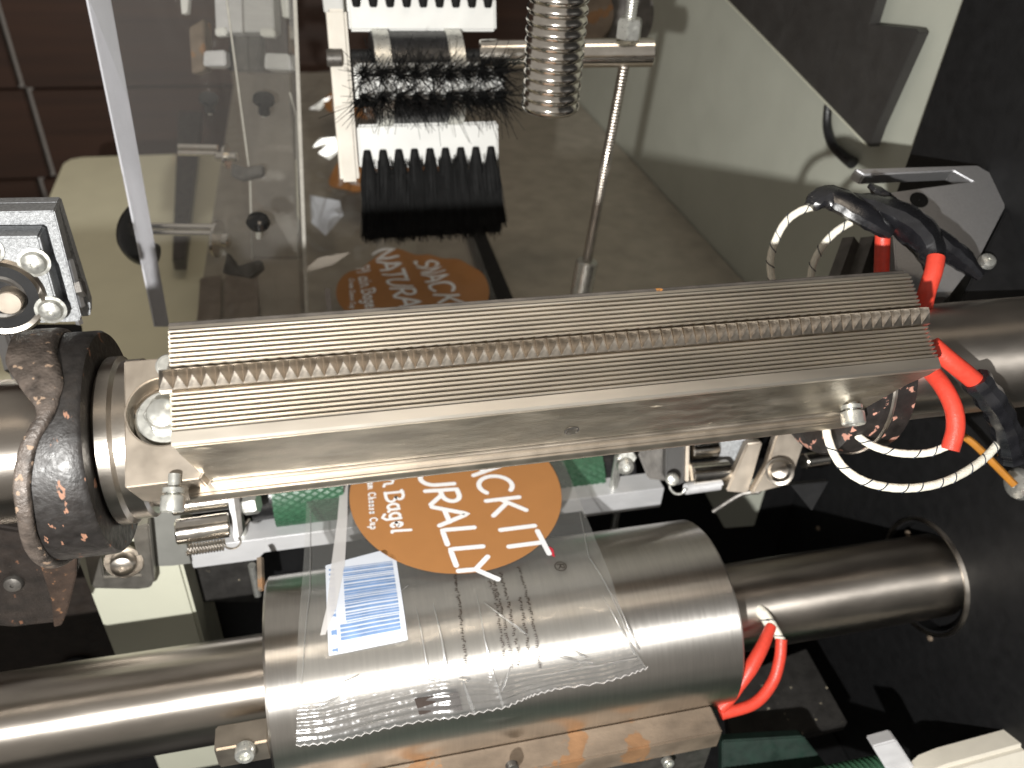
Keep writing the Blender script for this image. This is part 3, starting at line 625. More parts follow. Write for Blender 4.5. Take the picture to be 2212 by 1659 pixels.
for sh in (np.zeros(2), REP, REP * 2, REP * 3):
    ov = obj('printed_oval', oval(sh), INK, film, smooth=180)
    obj('printed_words', word(WORD1, b1, h1, sh, .185) + word(WORD2, b2, h2, sh, .185), WINK, ov, smooth=0)
    obj('printed_script', word(W3, b3, h3, sh, .115) + word(W4, b4, h4, sh, .055), WINK, ov, smooth=0)
lb_ = [filmcoord(*q_) for q_ in ((672, 447), (736, 462), (744, 496), (704, 516), (674, 494))]
cn_ = np.mean(lb_, 0); obj('far_label', flat([[cn_ * (1 - f) + q_ * f for q_ in lb_ + lb_[:1]] for f in (.001, .5, 1)], OFF), LABEL, film, smooth=0)
# registered mark, red rim, fine print
rm_ = C2(1968, 920); rr_ = .19
S = [flat(ribbon([rm_ + rr_ * np.array([math.cos(a), math.sin(a)]) for a in np.linspace(0, 2 * math.pi, 20)], .03, .5), OFF)]
hx = C2(1995, 918) - C2(1945, 922); S += glyph('R', rm_ - hx * .5 - np.array([0, -.0]) + np.array([0, -.09]), np.array([.03, .19]), hx, .032, OFF)
obj('registered_mark', S, DINK, film, smooth=0)
rd = [C2(1850, 800), C2(1905, 742), C2(1925, 850)]
obj('red_print', flat([[rd[0], rd[0]], [rd[0] * .4 + rd[1] * .6, rd[0] * .4 + rd[2] * .6], [rd[1] * .6 + rd[2] * .4 + .0, rd[2]]], OFF - .012), REDINK, film, smooth=0)
S = []
for (x0, y0, x1, y1) in ((1160, 985, 1240, 1620), (1428, 1030, 1465, 1130), (1475, 1200, 1535, 1620), (1460, 1030, 1585, 1620), (1510, 970, 1640, 1620), (1655, 1160, 1730, 1620), (1650, 925, 1800, 1625)):
    a_, b_ = C2(x0, y0), C2(x1, y1); L_ = np.linalg.norm(b_ - a_); t_ = (b_ - a_) / L_; n_ = np.array([-t_[1], t_[0]]); s_ = 0.
    while s_ < L_:
        for k in range(rng.integers(3, 9)):
            p0 = a_ + t_ * s_ + n_ * rng.uniform(-.05, .01); S.append(flat([[p0, p0 + t_ * .028], [p0 + n_ * rng.uniform(.05, .10), p0 + t_ * .028 + n_ * rng.uniform(.05, .10)]], OFF))
            if rng.random() < .6: S.append(flat([[p0, p0 + n_ * .022], [p0 + t_ * .06, p0 + t_ * .06 + n_ * .022]], OFF + .002))
            s_ += .065
        s_ += .05
obj('fine_print', S, DINK, film, smooth=0)
# bar code label
q = [C2(*p_) for p_ in ((165, 912), (705, 845), (795, 1480), (192, 1600))]
def LB(u, v): return (q[0] * (1 - u) + q[1] * u) * (1 - v) + (q[3] * (1 - u) + q[2] * u) * v
tip = C2(620, 790)
rows_ = [[LB(u, v) + (np.array([0, 0]) if v > 0 else (tip - LB(.84, 0)) * max(0, 1 - abs(u - .84) / .84 if u < .84 else 1 - (u - .84) / .16)) for u in np.linspace(0, 1, 26)] for v in np.linspace(0, 1, 13)]
lab = obj('barcode_label', flat(rows_, OFF), LABEL, film, smooth=180)
S = []; s_ = .06
while s_ < .90:
    wd_ = rng.choice([.007, .012, .02, .028]); u0, u1 = (.24, .94) if s_ < .72 else (.16 if s_ < .86 else .3, .93)
    S.append(flat([[LB(u, s_), LB(u, s_ + wd_)] for u in np.linspace(u0, u1, 20)], OFF + .014)); s_ += wd_ + rng.choice([.008, .014, .02])
obj('bars', S, BLUE, lab, smooth=0)
S = []
for v in list(np.linspace(.06, .30, 5)) + list(np.linspace(.34, .62, 6)) + [.78, .80, .95]:
    S.append(flat([[LB(.045, v), LB(.045, v + .022)], [LB(.10, v), LB(.10, v + .022)]], OFF + .014)); S.append(flat([[LB(.10, v - .004), LB(.10, v + .03)], [LB(.115, v - .004), LB(.115, v + .03)]], OFF + .014))
obj('digits', S, BLUE, lab, smooth=0)
sa = [C2(312, 235), C2(295, 560), C2(262, 910), C2(210, 1250), C2(130, 1500)]; sw = [.26, .34, .44, .30, .12]
rows_ = []
for k in range(len(sa) - 1):
    for f in np.linspace(0, 1, 6)[:-1]:
        p_ = sa[k] * (1 - f) + sa[k + 1] * f; ww_ = sw[k] * (1 - f) + sw[k + 1] * f; rows_.append([p_ - (ww_ / 2, 0), p_ + (ww_ / 2, 0)])
rows_ = [[r_[0] + REP * 0 + (0, -14 * (1 - k / 3)), r_[1] + (0, -14 * (1 - k / 3))] for k, r_ in zip(range(3), [rows_[0]] * 3)] + rows_
obj('fin_seam', flat(rows_, OFF + .02), SEAM, film, smooth=180)
dk = [C2(700, 1600)] and [filmcoord(*p_) for p_ in ((894, 1506), (989, 1492), (999, 1529), (905, 1540))]
obj('dark_print', flat([[dk[0], dk[1]], [dk[3], dk[2]]], .04), DINK, film, smooth=0)

# ================================================================== left bearing housing
QY = 6.0
bn = unit(np.array([.10, -.98, .12])); q0 = onY(60, 600, QY)
hx_ = unit(np.array([1, 0, 0]) - bn * bn[0]); hy_ = np.cross(bn, hx_)
def Hp(px, py): v = onN(px, py, q0, bn) - q0; return v @ hx_, v @ hy_
def hfr(S): return q0 + S[0][:, :1] * hx_ + S[0][:, 1:2] * hy_ + S[0][:, 2:3] * bn, S[1]
bh = thing('bearing_housing', 'sparkling cast aluminium bearing housing at the left edge above the black collar', 'bearing', q0)
fo = [Hp(*q) for q in ((-60, 466), (114, 462), (172, 690), (168, 704), (-60, 712))]
fi = [Hp(*q) for q in ((-50, 486), (94, 484), (118, 570), (124, 580), (150, 676), (-50, 690))]
obj('outer_frame', hfr(prism(fo, -1.1, -.30, [fi])), CAST, bh, bevel=.04)
obj('back_plate', hfr(prism([Hp(*q) for q in ((-60, 466), (114, 462), (186, 690), (186, 716), (-60, 730))], -1.7, -1.12)), CAST, bh, bevel=.04)
ib = obj('inner_block', hfr(prism([Hp(*q) for q in ((-60, 512), (84, 510), (132, 686), (128, 694), (-60, 704))], -1.0, .02)), CAST, bh, bevel=.05)
hc = Hp(2, 642); hr = Hp(104, 642)[0] - hc[0]
obj('bearing_ring', hfr(frame(lathe([(hr * .80, -.2), (hr * .82, .06), (hr * .93, .10), (hr, .02)], 48, cap=False), (*hc, 0), (0, 0, 1))), STEEL, bh)
obj('bearing_bore', hfr(frame(lathe([(.02, .03), (hr * .82, .03)], 40, cap=False), (*hc, 0), (0, 0, 1))), BLACK, bh)
obj('bearing_race', hfr(frame(lathe([(hr * .42, .04), (hr * .5, .08), (hr * .56, .04)], 40, cap=False), (*hc, 0), (0, 0, 1))), DARKS, bh)
sc_ = onN(18, 655, q0 + bn * .5, bn); obj('shaft_stub', cyl(sc_ - bn * .6, sc_ + bn * .02, .34, 28, ch=.03), PLATE, bh)
for q in ((74, 566), (110, 668), (-28, 540)):
    v = onN(*q, q0 + bn * .02, bn); obj('screw', [frame(lathe([(.40, 0), (.42, .05), (.30, .06)], 24, cap=False), v, bn), panhead(v, bn, .33, .26)], ZINC, bh)
for q in ((140, 585, 172, 700), (150, 560, 176, 662)):
    a, b = onN(q[0], q[1], q0 - bn * .5, bn), onN(q[2], q[3], q0 - bn * .5, bn); obj('guide_strip', tube([a, b], .10, 4), ALU, bh, smooth=0)
v = onN(166, 622, q0 - bn * .6, bn); obj('side_nut', hexhead(v, (1, .1, .1), .3, .2), DARKS, bh)
gr = thing('slide_rods', 'flat aluminium strips slanting down behind the black collar at the far left', 'rods', at(30, 740, 29))
for q in ((-5, 690, 26, 800, .24), (22, 690, 60, 782, .20), (44, 690, 84, 762, .14), (6, 710, 50, 830, .3)):
    obj('rod', tube([at(q[0], q[1], 29.4), at(q[2], q[3], 28.6)], q[4], 4), ALU, gr, smooth=0)
single('black_support', hull8([at(*q, 29.6) for q in ((50, 700), (176, 700), (190, 800), (80, 830))], [at(*q, 31) for q in ((50, 700), (176, 700), (190, 800), (80, 830))]), BLACK, 'black support block under the cast bearing housing', 'support', bevel=.05)

# ================================================================== acrylic guard and what stands behind it
pf_ = [at(-0 + 186, -20, 27.0), at(336, 705, 31.5), at(660, 705, 36.5), at(632, -20, 32.0)]
pb_ = [at(236, -20, 27.5), at(366, 705, 31.9), at(650, 705, 37.6), at(622, -20, 33.2)]
pg = thing('acrylic_guard', 'tall clear acrylic guard sheet with frosted left edge behind the ridged jaw', 'guard', pf_[1])
obj('sheet', hull8(pf_, pb_), PLEXI, pg, smooth=0)
def strip(p0, p1, q1, q0_, d): return hull8([p0, p1, q1, q0_], [v + d for v in (p0, p1, q1, q0_)])
obj('left_edge', strip(pf_[0], pf_[1], pb_[1], pb_[0], np.array([-.06, -.02, 0])), PLEXE, pg, smooth=0)
obj('right_edge', strip(pf_[3], pf_[2], pf_[2] + (.14, .1, 0), pf_[3] + (.14, .1, 0), np.array([.02, .03, 0])), mat('bright_acrylic_edge', (.52, .50, .45), 0, .3, .1), pg, smooth=0)
inner = [at(487, -20, 33), at(540, 380, 37.), at(545, 560, 39), at(645, 560, 40), at(640, 250, 36), at(626, 200, 35), at(615, -20, 33)]
ig = single('acrylic_inner_guard', hull8(inner, [v + (0, .3, 0) for v in inner]), PLEXI, 'smaller clear acrylic sheet standing behind the tall frosted edged one', 'guard', smooth=0)
EDGEM = bpy.data.materials['bright_acrylic_edge']
for k in (0, 1, 3, 4): obj('polished_edge', tube([inner[k], inner[k + 1]], .05, 5), EDGEM, ig, smooth=0)
fb = thing('fork_bracket', 'grey forked bracket at the top behind the clear acrylic', 'bracket', at(540, 80, 37))
def slab(qs, z, th, matl, nm, par, bev=.06, **k):
    f_ = [at(x, y, z) for x, y in qs]; d_ = A @ np.array([0, -.25, 1.]); d_ = unit(d_) * th
    return obj(nm, hull8(f_, [v + d_ for v in f_]), matl, par, bevel=bev, **k)
slab([(462, -30), (588, -30), (592, 68), (466, 70)], 36.4, 1.2, ALUM, 'head_plate', fb)
slab([(504, 72), (562, 70), (560, 152), (498, 152)], 37.4, .8, DARKS, 'neck', fb)
slab([(498, 72), (507, 72), (497, 150), (488, 150)], 37.2, .8, BLACK, 'neck_side', fb)
for q in (((463, 60), (488, 58), (490, 76), (465, 78)), ((560, 60), (592, 62), (594, 80), (562, 78))): slab(q, 36.2, .5, WHITEP, 'foot', fb)
for q in (((440, 110), (486, 108), (488, 142), (438, 142)), ((572, 114), (624, 116), (634, 152), (570, 148))): slab(q, 36.6, 1.1, ALUM, 'clamp_block', fb)
for q in (((388, -20), (408, -20), (404, 28), (392, 30)), ((604, -20), (622, -20), (624, 38), (610, 36))): slab(q, 35.6, .4, WHITEP, 'pin', fb, .03)
slab([(408, 60), (440, 40), (442, 150), (414, 160)], 37.6, 1., RUST, 'side_arm', fb); slab([(622, 50), (632, 60), (636, 150), (624, 148)], 37.6, 1., RUST, 'side_arm', fb)
def knob(q, z, r, lab, ball=True):
    v = at(*q, z); t = thing('clamp_knob', lab, 'knob', v, 'black knobs behind the acrylic')
    up_ = unit(np.array([.1, -.35, 1]))
    pr_ = [(.02, -.55 * r), (.5 * r, -.55 * r), (.9 * r, -.2 * r), (r, .1 * r), (.85 * r, .5 * r), (.5 * r, .68 * r), (.02, .72 * r)] if ball else [(.02, -1.3 * r), (.55 * r, -1.3 * r), (.5 * r, -.3 * r), (r, 0.), (.95 * r, .35 * r), (.02, .4 * r)]
    obj('grip', frame(lathe(pr_, 26, cap=False), v, up_), KNOB, t); obj('stud', cyl(v - up_ * 1.7 * r, v - up_ * .5 * r, .25 * r, 12), ZINC, t)
knob((558, 482), 33., .48, 'glossy round black knob behind the acrylic, lowest of the three')
knob((570, 218), 34.2, .46, 'black tapered knob behind the acrylic to the right of its twin', False)
knob((451, 216), 35.5, .42, 'dim black tapered knob seen through the acrylic on the left', False)
def pin(q, z, lab, a, b, r, ring):
    v0, v1 = at(*a, z), at(*b, z); t = thing('chrome_pin', lab, 'pin', v0, 'chrome pins behind the acrylic')
    obj('barrel', cyl(v0, v1, r, 22, ch=.05), CHROME, t)
    m_ = (v0 + v1) / 2; d_ = unit(v1 - v0); obj('collar_ring', cyl(m_ - d_ * .05 + ring * d_, m_ + d_ * .05 + ring * d_, r * 2.6, 26), CHROME, t)
pin((490, 338), 36, 'short chrome pin with a thin collar, upper one behind the acrylic', (466, 337), (513, 338), .21, 0)
pin((480, 520), 34, 'chrome pin with a thin collar near the black round knob', (470, 516), (496, 520), .30, -.25)
for i, (a, b, lb) in enumerate((((322, 488), (462, 490), 'lower thin polished rod crossing behind the acrylic sheet'), ((386, 316), (470, 318), 'upper thin polished rod crossing behind the acrylic sheet'))):
    z = (35., 38.)[i]; single('guide_rod', [cyl(at(*a, z), at(*b, z), .13, 14), cyl(at(a[0], a[1] + 14, z), at(b[0], b[1] + 14, z), .13, 14)], CHROME, lb, 'rod', 'thin rods behind the acrylic')
for q, lb in ((((490, 545), (512, 575), (560, 560), (566, 580), (540, 600), (480, 590)), 'lower brown stained clip behind the acrylic guard'), (((500, 352), (530, 362), (566, 355), (566, 376), (520, 388), (498, 380)), 'upper brown stained clip behind the acrylic guard')):
    slab_ = [at(x, y, 36.) for x, y in q]; single('spring_clip', hull8(slab_, [v + A @ np.array([0, 0, .5]) for v in slab_]), DARKS, lb, 'clip', 'clips behind the acrylic', bevel=.05)
hd = px_path([(312, 430, 34), (290, 462, 34), (282, 500, 34), (300, 540, 34), (335, 552, 34)], 24)
single('pear_lever', tube(hd, np.interp(np.linspace(0, 1, 24), [0, .3, .6, 1], [.15, .42, .62, .5]), 14), RUBBER, 'black drop shaped handle peeping out left of the acrylic edge', 'handle')
# pale guide plates and rails on the deck under the acrylic
for a, lb in ((((432, 600), (478, 592), (476, 720), (424, 720)), 'left pale guide plate on the deck in front of the jaw'), (((486, 594), (556, 586), (560, 720), (482, 720)), 'right pale guide plate on the deck in front of the jaw')):
    f_ = [onZ(*q, DZ + .35) for q in a]; single('guide_plate', hull8(f_, [v - (0, 0, .3) for v in f_]), PLATE, lb, 'guide plate', 'guide plates on the deck', bevel=.04)
f_ = [onZ(*q, DZ + .25) for q in ((500, 150), (606, 168), (626, 196), (656, 705), (566, 705), (520, 330))]
single('infeed_plate', hull8(f_, [v - (0, 0, .22) for v in f_]), mat('brown_grey_plate', (.36, .32, .265), .1, .42, .06, .8), 'long brown grey plate with a cut corner under the acrylic left of the film', 'plate', bevel=.05)
f_ = [onZ(*q, DZ + .9) for q in ((1000, 462), (1032, 462), (1116, 660), (1064, 660))]
single('black_rail', hull8(f_, [v - (0, 0, .85) for v in f_]), BLACK, 'black rail along the right edge of the film on the deck', 'rail', bevel=.05)
f_ = [onZ(*q, DZ + .6) for q in ((352, 330), (398, 270), (442, 330), (395, 560), (340, 560))]
f_ = [onZ(*q, -11.5) for q in ((385, 240), (436, 240), (398, 560), (372, 560))]
single('dark_rail', hull8(f_, [v - (0, 0, .8) for v in f_]), DARKS, 'dark slanting rail seen through the acrylic over the cream plate', 'rail', bevel=.05)

# ================================================================== rotary brush
H = at(902, 168, 33.)
bd = unit((CAM - H) - np.array([1, 0, 0]) * (CAM - H)[0]); bu = np.cross(bd, (1, 0, 0)); bu = bu if bu[2] > 0 else -bu
def bf(S): return H + S[0][:, :1] * np.array([1., 0, 0]) + S[0][:, 1:2] * bu + S[0][:, 2:3] * bd, S[1]
br = thing('rotary_brush', 'rotary brush with white plastic bars and black bristle tufts', 'brush', H)
xa, xb = -2.62, 3.25
obj('end_plate', bf(prism([(-3.9, -.3), (3.3, -.5), (3.3, .9), (-3.2, .9), (-4.0, .45)], xa - .85, xa - .05)) if False else bf(box(xa - .82, xa - .06, -3.95, 2.5, -.6, .75)), IVORY, br, bevel=.12)
hb_ = obj('hub', bf((lambda S: (S[0][:, [2, 0, 1]], S[1]))(lathe([(1.1, xa), (1.1, xa + .8), (1.78, xa + .8), (1.78, xa + 4.3), (1.1, xa + 4.3), (1.1, xb)], 40))), RUBBER, br)
for x in (xa + .85, xa + 3.72):
    obj('hub_ring', bf((lambda S: (S[0][:, [2, 0, 1]], S[1]))(lathe([(1.2, x), (1.86, x), (1.86, x + .62), (1.2, x + .62)], 40))), ZINC, hb_)
obj('axle_end', cyl(H + np.array([xa - .95, 0, 0]) + bu * .75 + bd * .9, H + np.array([xa - .4, 0, 0]) + bu * .75 + bd * .9, .32, 18), DARKS, br)
def tuft(o, d, side, L, r0, r1, n, spread, hair=.018):
    """a core of packed bristles plus single loose hairs"""
    d = unit(d); side = unit(side - d * (side @ d)); s2 = np.cross(d, side); S_ = []
    for _ in range(n):
        a = rng.uniform(0, 2 * math.pi); q_ = math.sqrt(rng.random())
        b0 = o + (side * math.cos(a) + s2 * math.sin(a)) * r0 * q_
        out = (side * math.cos(a) + s2 * math.sin(a)) * q_ * r1 + rng.normal(0, spread, 3); l_ = L * rng.uniform(.9, 1.03)
        e_ = b0 + d * l_ + out; mid = b0 + d * l_ * .5 + out * .35 + rng.normal(0, spread * .2, 3)
        S_.append(tube([b0, mid, e_], [hair, hair, hair * .6], 3))
    return S_
def brush(name, dirn, nrm, rbase, L, n, rows_, bar_h, bar_w, core, spread, fan, hair=.018, r1=.22, sink=0.):
    bar = obj('brush_bar', bf_any(dirn, nrm, box(xa, xb, -bar_w / 2, bar_w / 2, rbase, rbase + bar_h)), WHITEP, br, bevel=.10, seg=3)
    for row in rows_:
        for k in range(9):
            x = xa + .35 + (xb - xa - .7) * k / 8; o = H + np.array([x, 0, 0]) + dirn * (rbase + bar_h - sink) + nrm * row
            S_ = []
            if core: S_.append(frame(lathe([(.10, -.02), (.15, .03), (.20, .3), (.30, .85), (.37, 1.3), (.375, L * .95)], 12), o, dirn))
            S_ += tuft(o, dirn + nrm * row * fan + np.array([(x - .3) * .08 * fan, 0, 0]), np.array([1., 0, 0]), L, .10, r1, n, spread, hair)
            t_ = obj('tuft', S_, BRIST, bar, smooth=45)
    return bar
def bf_any(dirn, nrm, S): return H + S[0][:, :1] * np.array([1., 0, 0]) + S[0][:, 1:2] * nrm + S[0][:, 2:3] * dirn, S[1]
brush('lower', -bu, bd, 1.75, 3.75, 120, (.42,), 1.75, .8, True, .05, 0, .016, .30, .75)
brush('upper', bu, bd, 1.72, 2.4, 60, (.42,), 1.25, .8, True, .05, 0, .016, .30, .38)
brush('middle', unit(bd - .08 * bu), unit(bu + .08 * bd), 1.3, 1.9, 85, (-.48, .30), .6, 1.35, False, .36, .30, .015, .55)
obj('bristle_block', bf(hull8([(xa + .2, -3.7, .0), (xb - .1, -3.7, .0), (xb + .2, -5.9, -.1), (xa - .1, -6.2, -.1)], [(xa + .2, -3.7, .62), (xb - .1, -3.7, .62), (xb + .2, -5.9, .9), (xa - .1, -6.2, .9)])), BRIST, br, bevel=.05)
S = []
for k in range(520):                                   # bristles lying over the front of the lowest tufts
    x = rng.uniform(xa + .1, xb - .05); y0 = -rng.uniform(3.0, 4.4); sx = (x - .3) * .09
    p0_ = np.array([x, y0, .45 + .35 * rng.random()]); p2_ = np.array([x + sx + rng.normal(0, .07), -5.95 - .12 * (xb - x) / 3 - rng.uniform(-.15, .25), .80 + .18 * rng.random()])
    S.append(bf((lambda T: T)(tube([p0_, (p0_ + p2_) / 2 + (0, 0, .06), p2_], [.02, .02, .012], 3))))
obj('loose_bristles', S, BRIST, br, smooth=0)

# ================================================================== ribbed post, cross rod and threaded rod
PB = at(1188, 236, 27.5)
obj_post = single('ribbed_post', [thread(PB, PB + (0, 0, 7.5), .985, .335, .085, 40), cyl(PB - (0, 0, .02), PB + (0, 0, 7.4), .88, 30)], CHROME, 'shiny ribbed metal post hanging down beside the brush', 'post', smooth=60)
RZ = 31.5
ra, rb_ = at(1030, 118, RZ - .0), at(1410, 113, RZ + .6)
cr = thing('cross_rod', 'thick polished rod running from the brush past the ribbed post', 'rod', rb_)
dx_ = unit(rb_ - ra); obj('bar', cyl(ra + dx_ * .1, rb_, .545, 36, ch=.05), CHROME, cr)
TP0 = at(1352, 113, RZ + .3)
trd = thing('threaded_rod', 'slim upright threaded rod with a hexagon nut above the cross rod', 'threaded rod', TP0)
obj('upper_thread', thread(TP0 + (0, 0, .5), TP0 + (0, 0, 5), .235, .10, .03, 14), ZINC, trd, smooth=0)
obj('nut', hexhead(TP0 + (0.02, 0, .52), (0, 0, 1), .50, .75), ZINC, trd, bevel=.03)
ca = at(1268, 566, 36.4); dv = unit(ca - (TP0 - (0, 0, .5)))
obj('lower_thread', thread(TP0 - (0, 0, .5), ca, .225, .13, .03, 14), STEEL, trd, smooth=0)
obj('coupling_nut', [frame(lathe([(.5, -1.6), (.5, 0), (.44, .08), (.25, .1)], 20), ca, -dv * -1 * -1)], ZINC, trd)
obj('coupling_body', cyl(ca + dv * .15, ca + dv * 2.6, .46, 6), DARKS, trd)
rf_ = thing('rear_flange', 'dim brown round flange behind the cross rod', 'flange', at(1330, 40, 37))
v = at(1318, 30, 37); obj('disc', cyl(v, v + A @ np.array([0, -.2, 1.]), 2.0, 36), DARKS, rf_); v = at(1262, 30, 36); obj('boss', cyl(v, v + A @ np.array([0.1, -.2, 1.]), 1.3, 30), RUST, rf_)
wb = thing('white_block', 'small white block at the top edge left of the brush', 'block', at(718, 15, 36))
slab([(694, -20), (738, -20), (742, 30), (700, 28)], 36, .8, WHITEP, 'body', wb)
slab([(700, 29), (744, 31), (744, 44), (702, 42)], 36.2, .8, BLACK, 'underside', wb)

# ================================================================== between the crimpers: pillar, crossbar, rollers and springs
PY = 5.0
pl = [onY(*q, PY) for q in ((160, 1090), (362, 1060), (432, 1372), (450, 1470), (250, 1500), (200, 1330))]
pil = thing('cream_pillar', 'cream painted pillar below the left collar, half in shadow', 'pillar', pl[3])
x0p, x1p = onY(168, 1215, PY)[0], onY(413, 1290, PY)[0]
obj('column', box(x0p, x1p, PY, PY + 3.2, -24, -4.5), CREAM, pil, bevel=.12)
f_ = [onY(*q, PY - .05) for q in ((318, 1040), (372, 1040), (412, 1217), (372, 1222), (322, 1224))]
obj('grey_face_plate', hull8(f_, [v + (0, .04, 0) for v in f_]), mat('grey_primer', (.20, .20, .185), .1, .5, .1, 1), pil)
sbk = thing('mounting_bracket', 'grey slotted steel foot with a round bolt on the cream pillar', 'foot bracket', onY(260, 1240, PY - .3))
def Yp(px, py, y): v = onY(px, py, y); return v[0], v[2]
def yfr(S, y): return np.stack([S[0][:, 0], y - S[0][:, 2], S[0][:, 1]], 1), S[1]
o_ = [Yp(*q, PY - .6) for q in ((176, 1165), (322, 1130), (334, 1250), (326, 1268), (300, 1272), (204, 1270), (196, 1262))]
i_ = [Yp(*q, PY - .6) for q in ((212, 1170), (288, 1160), (304, 1240), (226, 1244))]
obj('slot_plate', yfr(prism(o_, -.45, .05, [i_]), PY - .6), mat('grey_bracket_steel', (.26, .245, .22), .8, .45, .12, 2), sbk, bevel=.05)
v = onY(267, 1215, PY - .7); obj('bolt', [panhead(v, (0, -1, .25), .42, .4), frame(lathe([(.3, -.15), (.62, -.12), (.62, 0), (.3, 0)], 26, cap=False), v, (0, -1, .25))], STEEL, sbk)
tri = [Yp(*q, 2.2) for q in ((-60, 1130), (165, 1165), (168, 1235), (146, 1318), (134, 1346), (30, 1358), (-60, 1350))]
rp = thing('rusty_plate', 'black plate with rusty flaking right edge below the cam collar', 'plate', onY(60, 1260, 2.2))
obj('plate', yfr(prism(tri, -1.2, 0), 2.2), RUSTB, rp, bevel=.10)
rim_ = [Yp(*q, 2.2) for q in ((80, 1190), (168, 1180), (166, 1240), (146, 1318), (134, 1346), (118, 1350), (112, 1290))]
obj('rusty_edge', yfr(prism(rim_, .01, .10), 2.2), mat('flaking_rust', (.035, .021, .014), .1, .7, .5, 2, (1, 1, 1), .5, 8, .1, chips=(.16, .08, .04), chip_t=.62, chip_s=4.0), rp, bevel=.03)
v = onY(30, 1258, 2.2); obj('screw', panhead(v, (0, -1, .2), .28, .2), DARKS, rp)
struct('rear_frame', box(-40, x0p - .5, 7, 8, -24, -8), mat('dark_brown_frame', (.018, .013, .010), 0, .6, .3, 2))
v = onY(172, 1436, 7); single('round_grommet', frame(lathe([(.3, -.1), (.62, .05), (.7, .2), (.3, .2)], 26), v, (0, -1, .0)), RUBBER, 'black oval grommet in the dark frame left of the pillar', 'grommet')

BY = 5.2
cb = thing('crossbar', 'pale aluminium crossbar behind the drum passing under the film', 'crossbar', onY(900, 1160, BY))
b0_, b1_ = onY(405, 1180, BY), onY(1436, 1052, BY); zt = onY(600, 1160, BY)[2]; zb = onY(480, 1220, BY)[2]
n0, n1 = onY(572, 1200, BY)[0], onY(1262, 1100, BY)[0]; zn = onY(620, 1188, BY)[2]
ol = [(b0_[0], zb), (n0 - .3, zb), (n0, zn), (n1, zn), (n1 + .05, zn - .35), (b1_[0], zn - .35), (b1_[0], zt), (b0_[0], zt)]
obj('bar', yfr(prism(ol, -1.0, 0), BY), mat('pale_milled_bar', (.66, .66, .67), .35, .42, .05, 3, (.3, 1, 1), .05, 40), cb, bevel=.03)
for q in ((532, 1128, 1190), (1321, 1000, 1075)):
    v = onY(q[0], q[2], BY + .4); obj('adjusting_screw', cyl(v - (0, 0, .2), v + (0, 0, 2.2), .16, 12), ZINC, cb)
for q in ((548, 1240), (1330, 1120)): v = onY(*q, BY + .4); obj('adjusting_screw', cyl(v - (0, 0, 1.2), v + (0, 0, .5), .15, 12), ZINC, cb)
def grip_roller(name, lab, x0, x1, x2, x3, c, r, y):
    t = thing(name, lab, 'roller', c, 'green grip rollers')
    def knurl(u, v):
        a = 2 * math.pi * u; x = x0 + (x1 - x0) * v; return (x, c[1] + r * math.cos(a), c[2] + r * math.sin(a))
    S_ = [cyl((x0, c[1], c[2]), (x1, c[1], c[2]), r, 48)]
    for k in range(34):
        for s_ in (1, -1):
            a0 = 2 * math.pi * k / 34; L_ = x1 - x0; tw_ = s_ * L_ * .55 / r
            S_.append(tube([(x0 + L_ * f, c[1] + r * math.cos(a0 + tw_ * f), c[2] + r * math.sin(a0 + tw_ * f)) for f in np.linspace(0, 1, 9)], .045, 4))
    obj('green_sleeve', S_, GREEN, t, smooth=40)
    obj('black_hub', cyl((x2, c[1], c[2]), (x3, c[1], c[2]), r * .78, 36), RUBBER, t); return t
v = onY(632, 1058, 6.4); xe = [onY(x, 1058, 6.4)[0] for x in (592, 742, 542, 592)]
grip_roller('grip_roller', 'green grip roller left of the film under the jaw', xe[0], xe[1], xe[2], xe[3], v, 1.25, 6.4)
v = onY(1240, 1020, 7.2); xe = [onY(x, 1020, 7.2)[0] for x in (1150, 1284, 1284, 1352)]
grip_roller('grip_roller', 'green diamond knurled roller right of the film under the jaw', xe[0], xe[1], xe[2], xe[3], v, 1.35, 7.2)
# left linkage
lm = thing('left_spring_linkage', 'two chrome rollers and a coil spring beside the cream pillar', 'linkage', at(440, 1130, 27.5))
def rod(q, z0, z1, r, m_, nm, par, ch=.04): return obj(nm, cyl(at(q[0], q[1], z0), at(q[2], q[3], z1), r, 26, ch=ch), m_, par)
rod((372, 1094, 500, 1078), 27, 27.5, .33, CHROME, 'chrome_roller', lm); rod((380, 1150, 496, 1133), 26.4, 26.9, .42, CHROME, 'chrome_roller', lm)
slab([(488, 1050), (500, 1050), (516, 1166), (505, 1170)], 27, .35, ALUM, 'end_plate', lm, .03); slab([(500, 1050), (514, 1052), (524, 1150), (516, 1166)], 27.05, .3, DARKS, 'end_plate_side', lm, .02)
v = at(528, 1090, 27.6); obj('nut', hexhead(v, (1, -.2, .2), .38, .5), ZINC, lm); rod((505, 1168, 540, 1120), 27.3, 27.6, .06, STEEL, 'link_pin', lm)
obj('coil_spring', helix(at(404, 1188, 26.2), at(486, 1176, 26.6), .17, 13, .035), STEEL, lm)
obj('spring_hook', tube(px_path([(484, 1170, 26.6), (490, 1183, 26.6), (508, 1184, 26.6), (520, 1172, 26.6), (516, 1160, 26.6)], 20), .035, 6), STEEL, lm)
f_ = [onY(*q, 6.4) for q in ((410, 1222), (560, 1200), (560, 1300), (420, 1300))]
single('stained_panel', hull8(f_, [v + (0, .5, 0) for v in f_]), SPECK, 'dark panel with pale crumbs below the aluminium crossbar', 'panel')
single('thin_bracket', tube([at(562, 1205, 28), at(565, 1275, 27.4)], .12, 4), RUST, 'thin brass coloured strip between the crumby panel and the drum', 'strip', smooth=0)
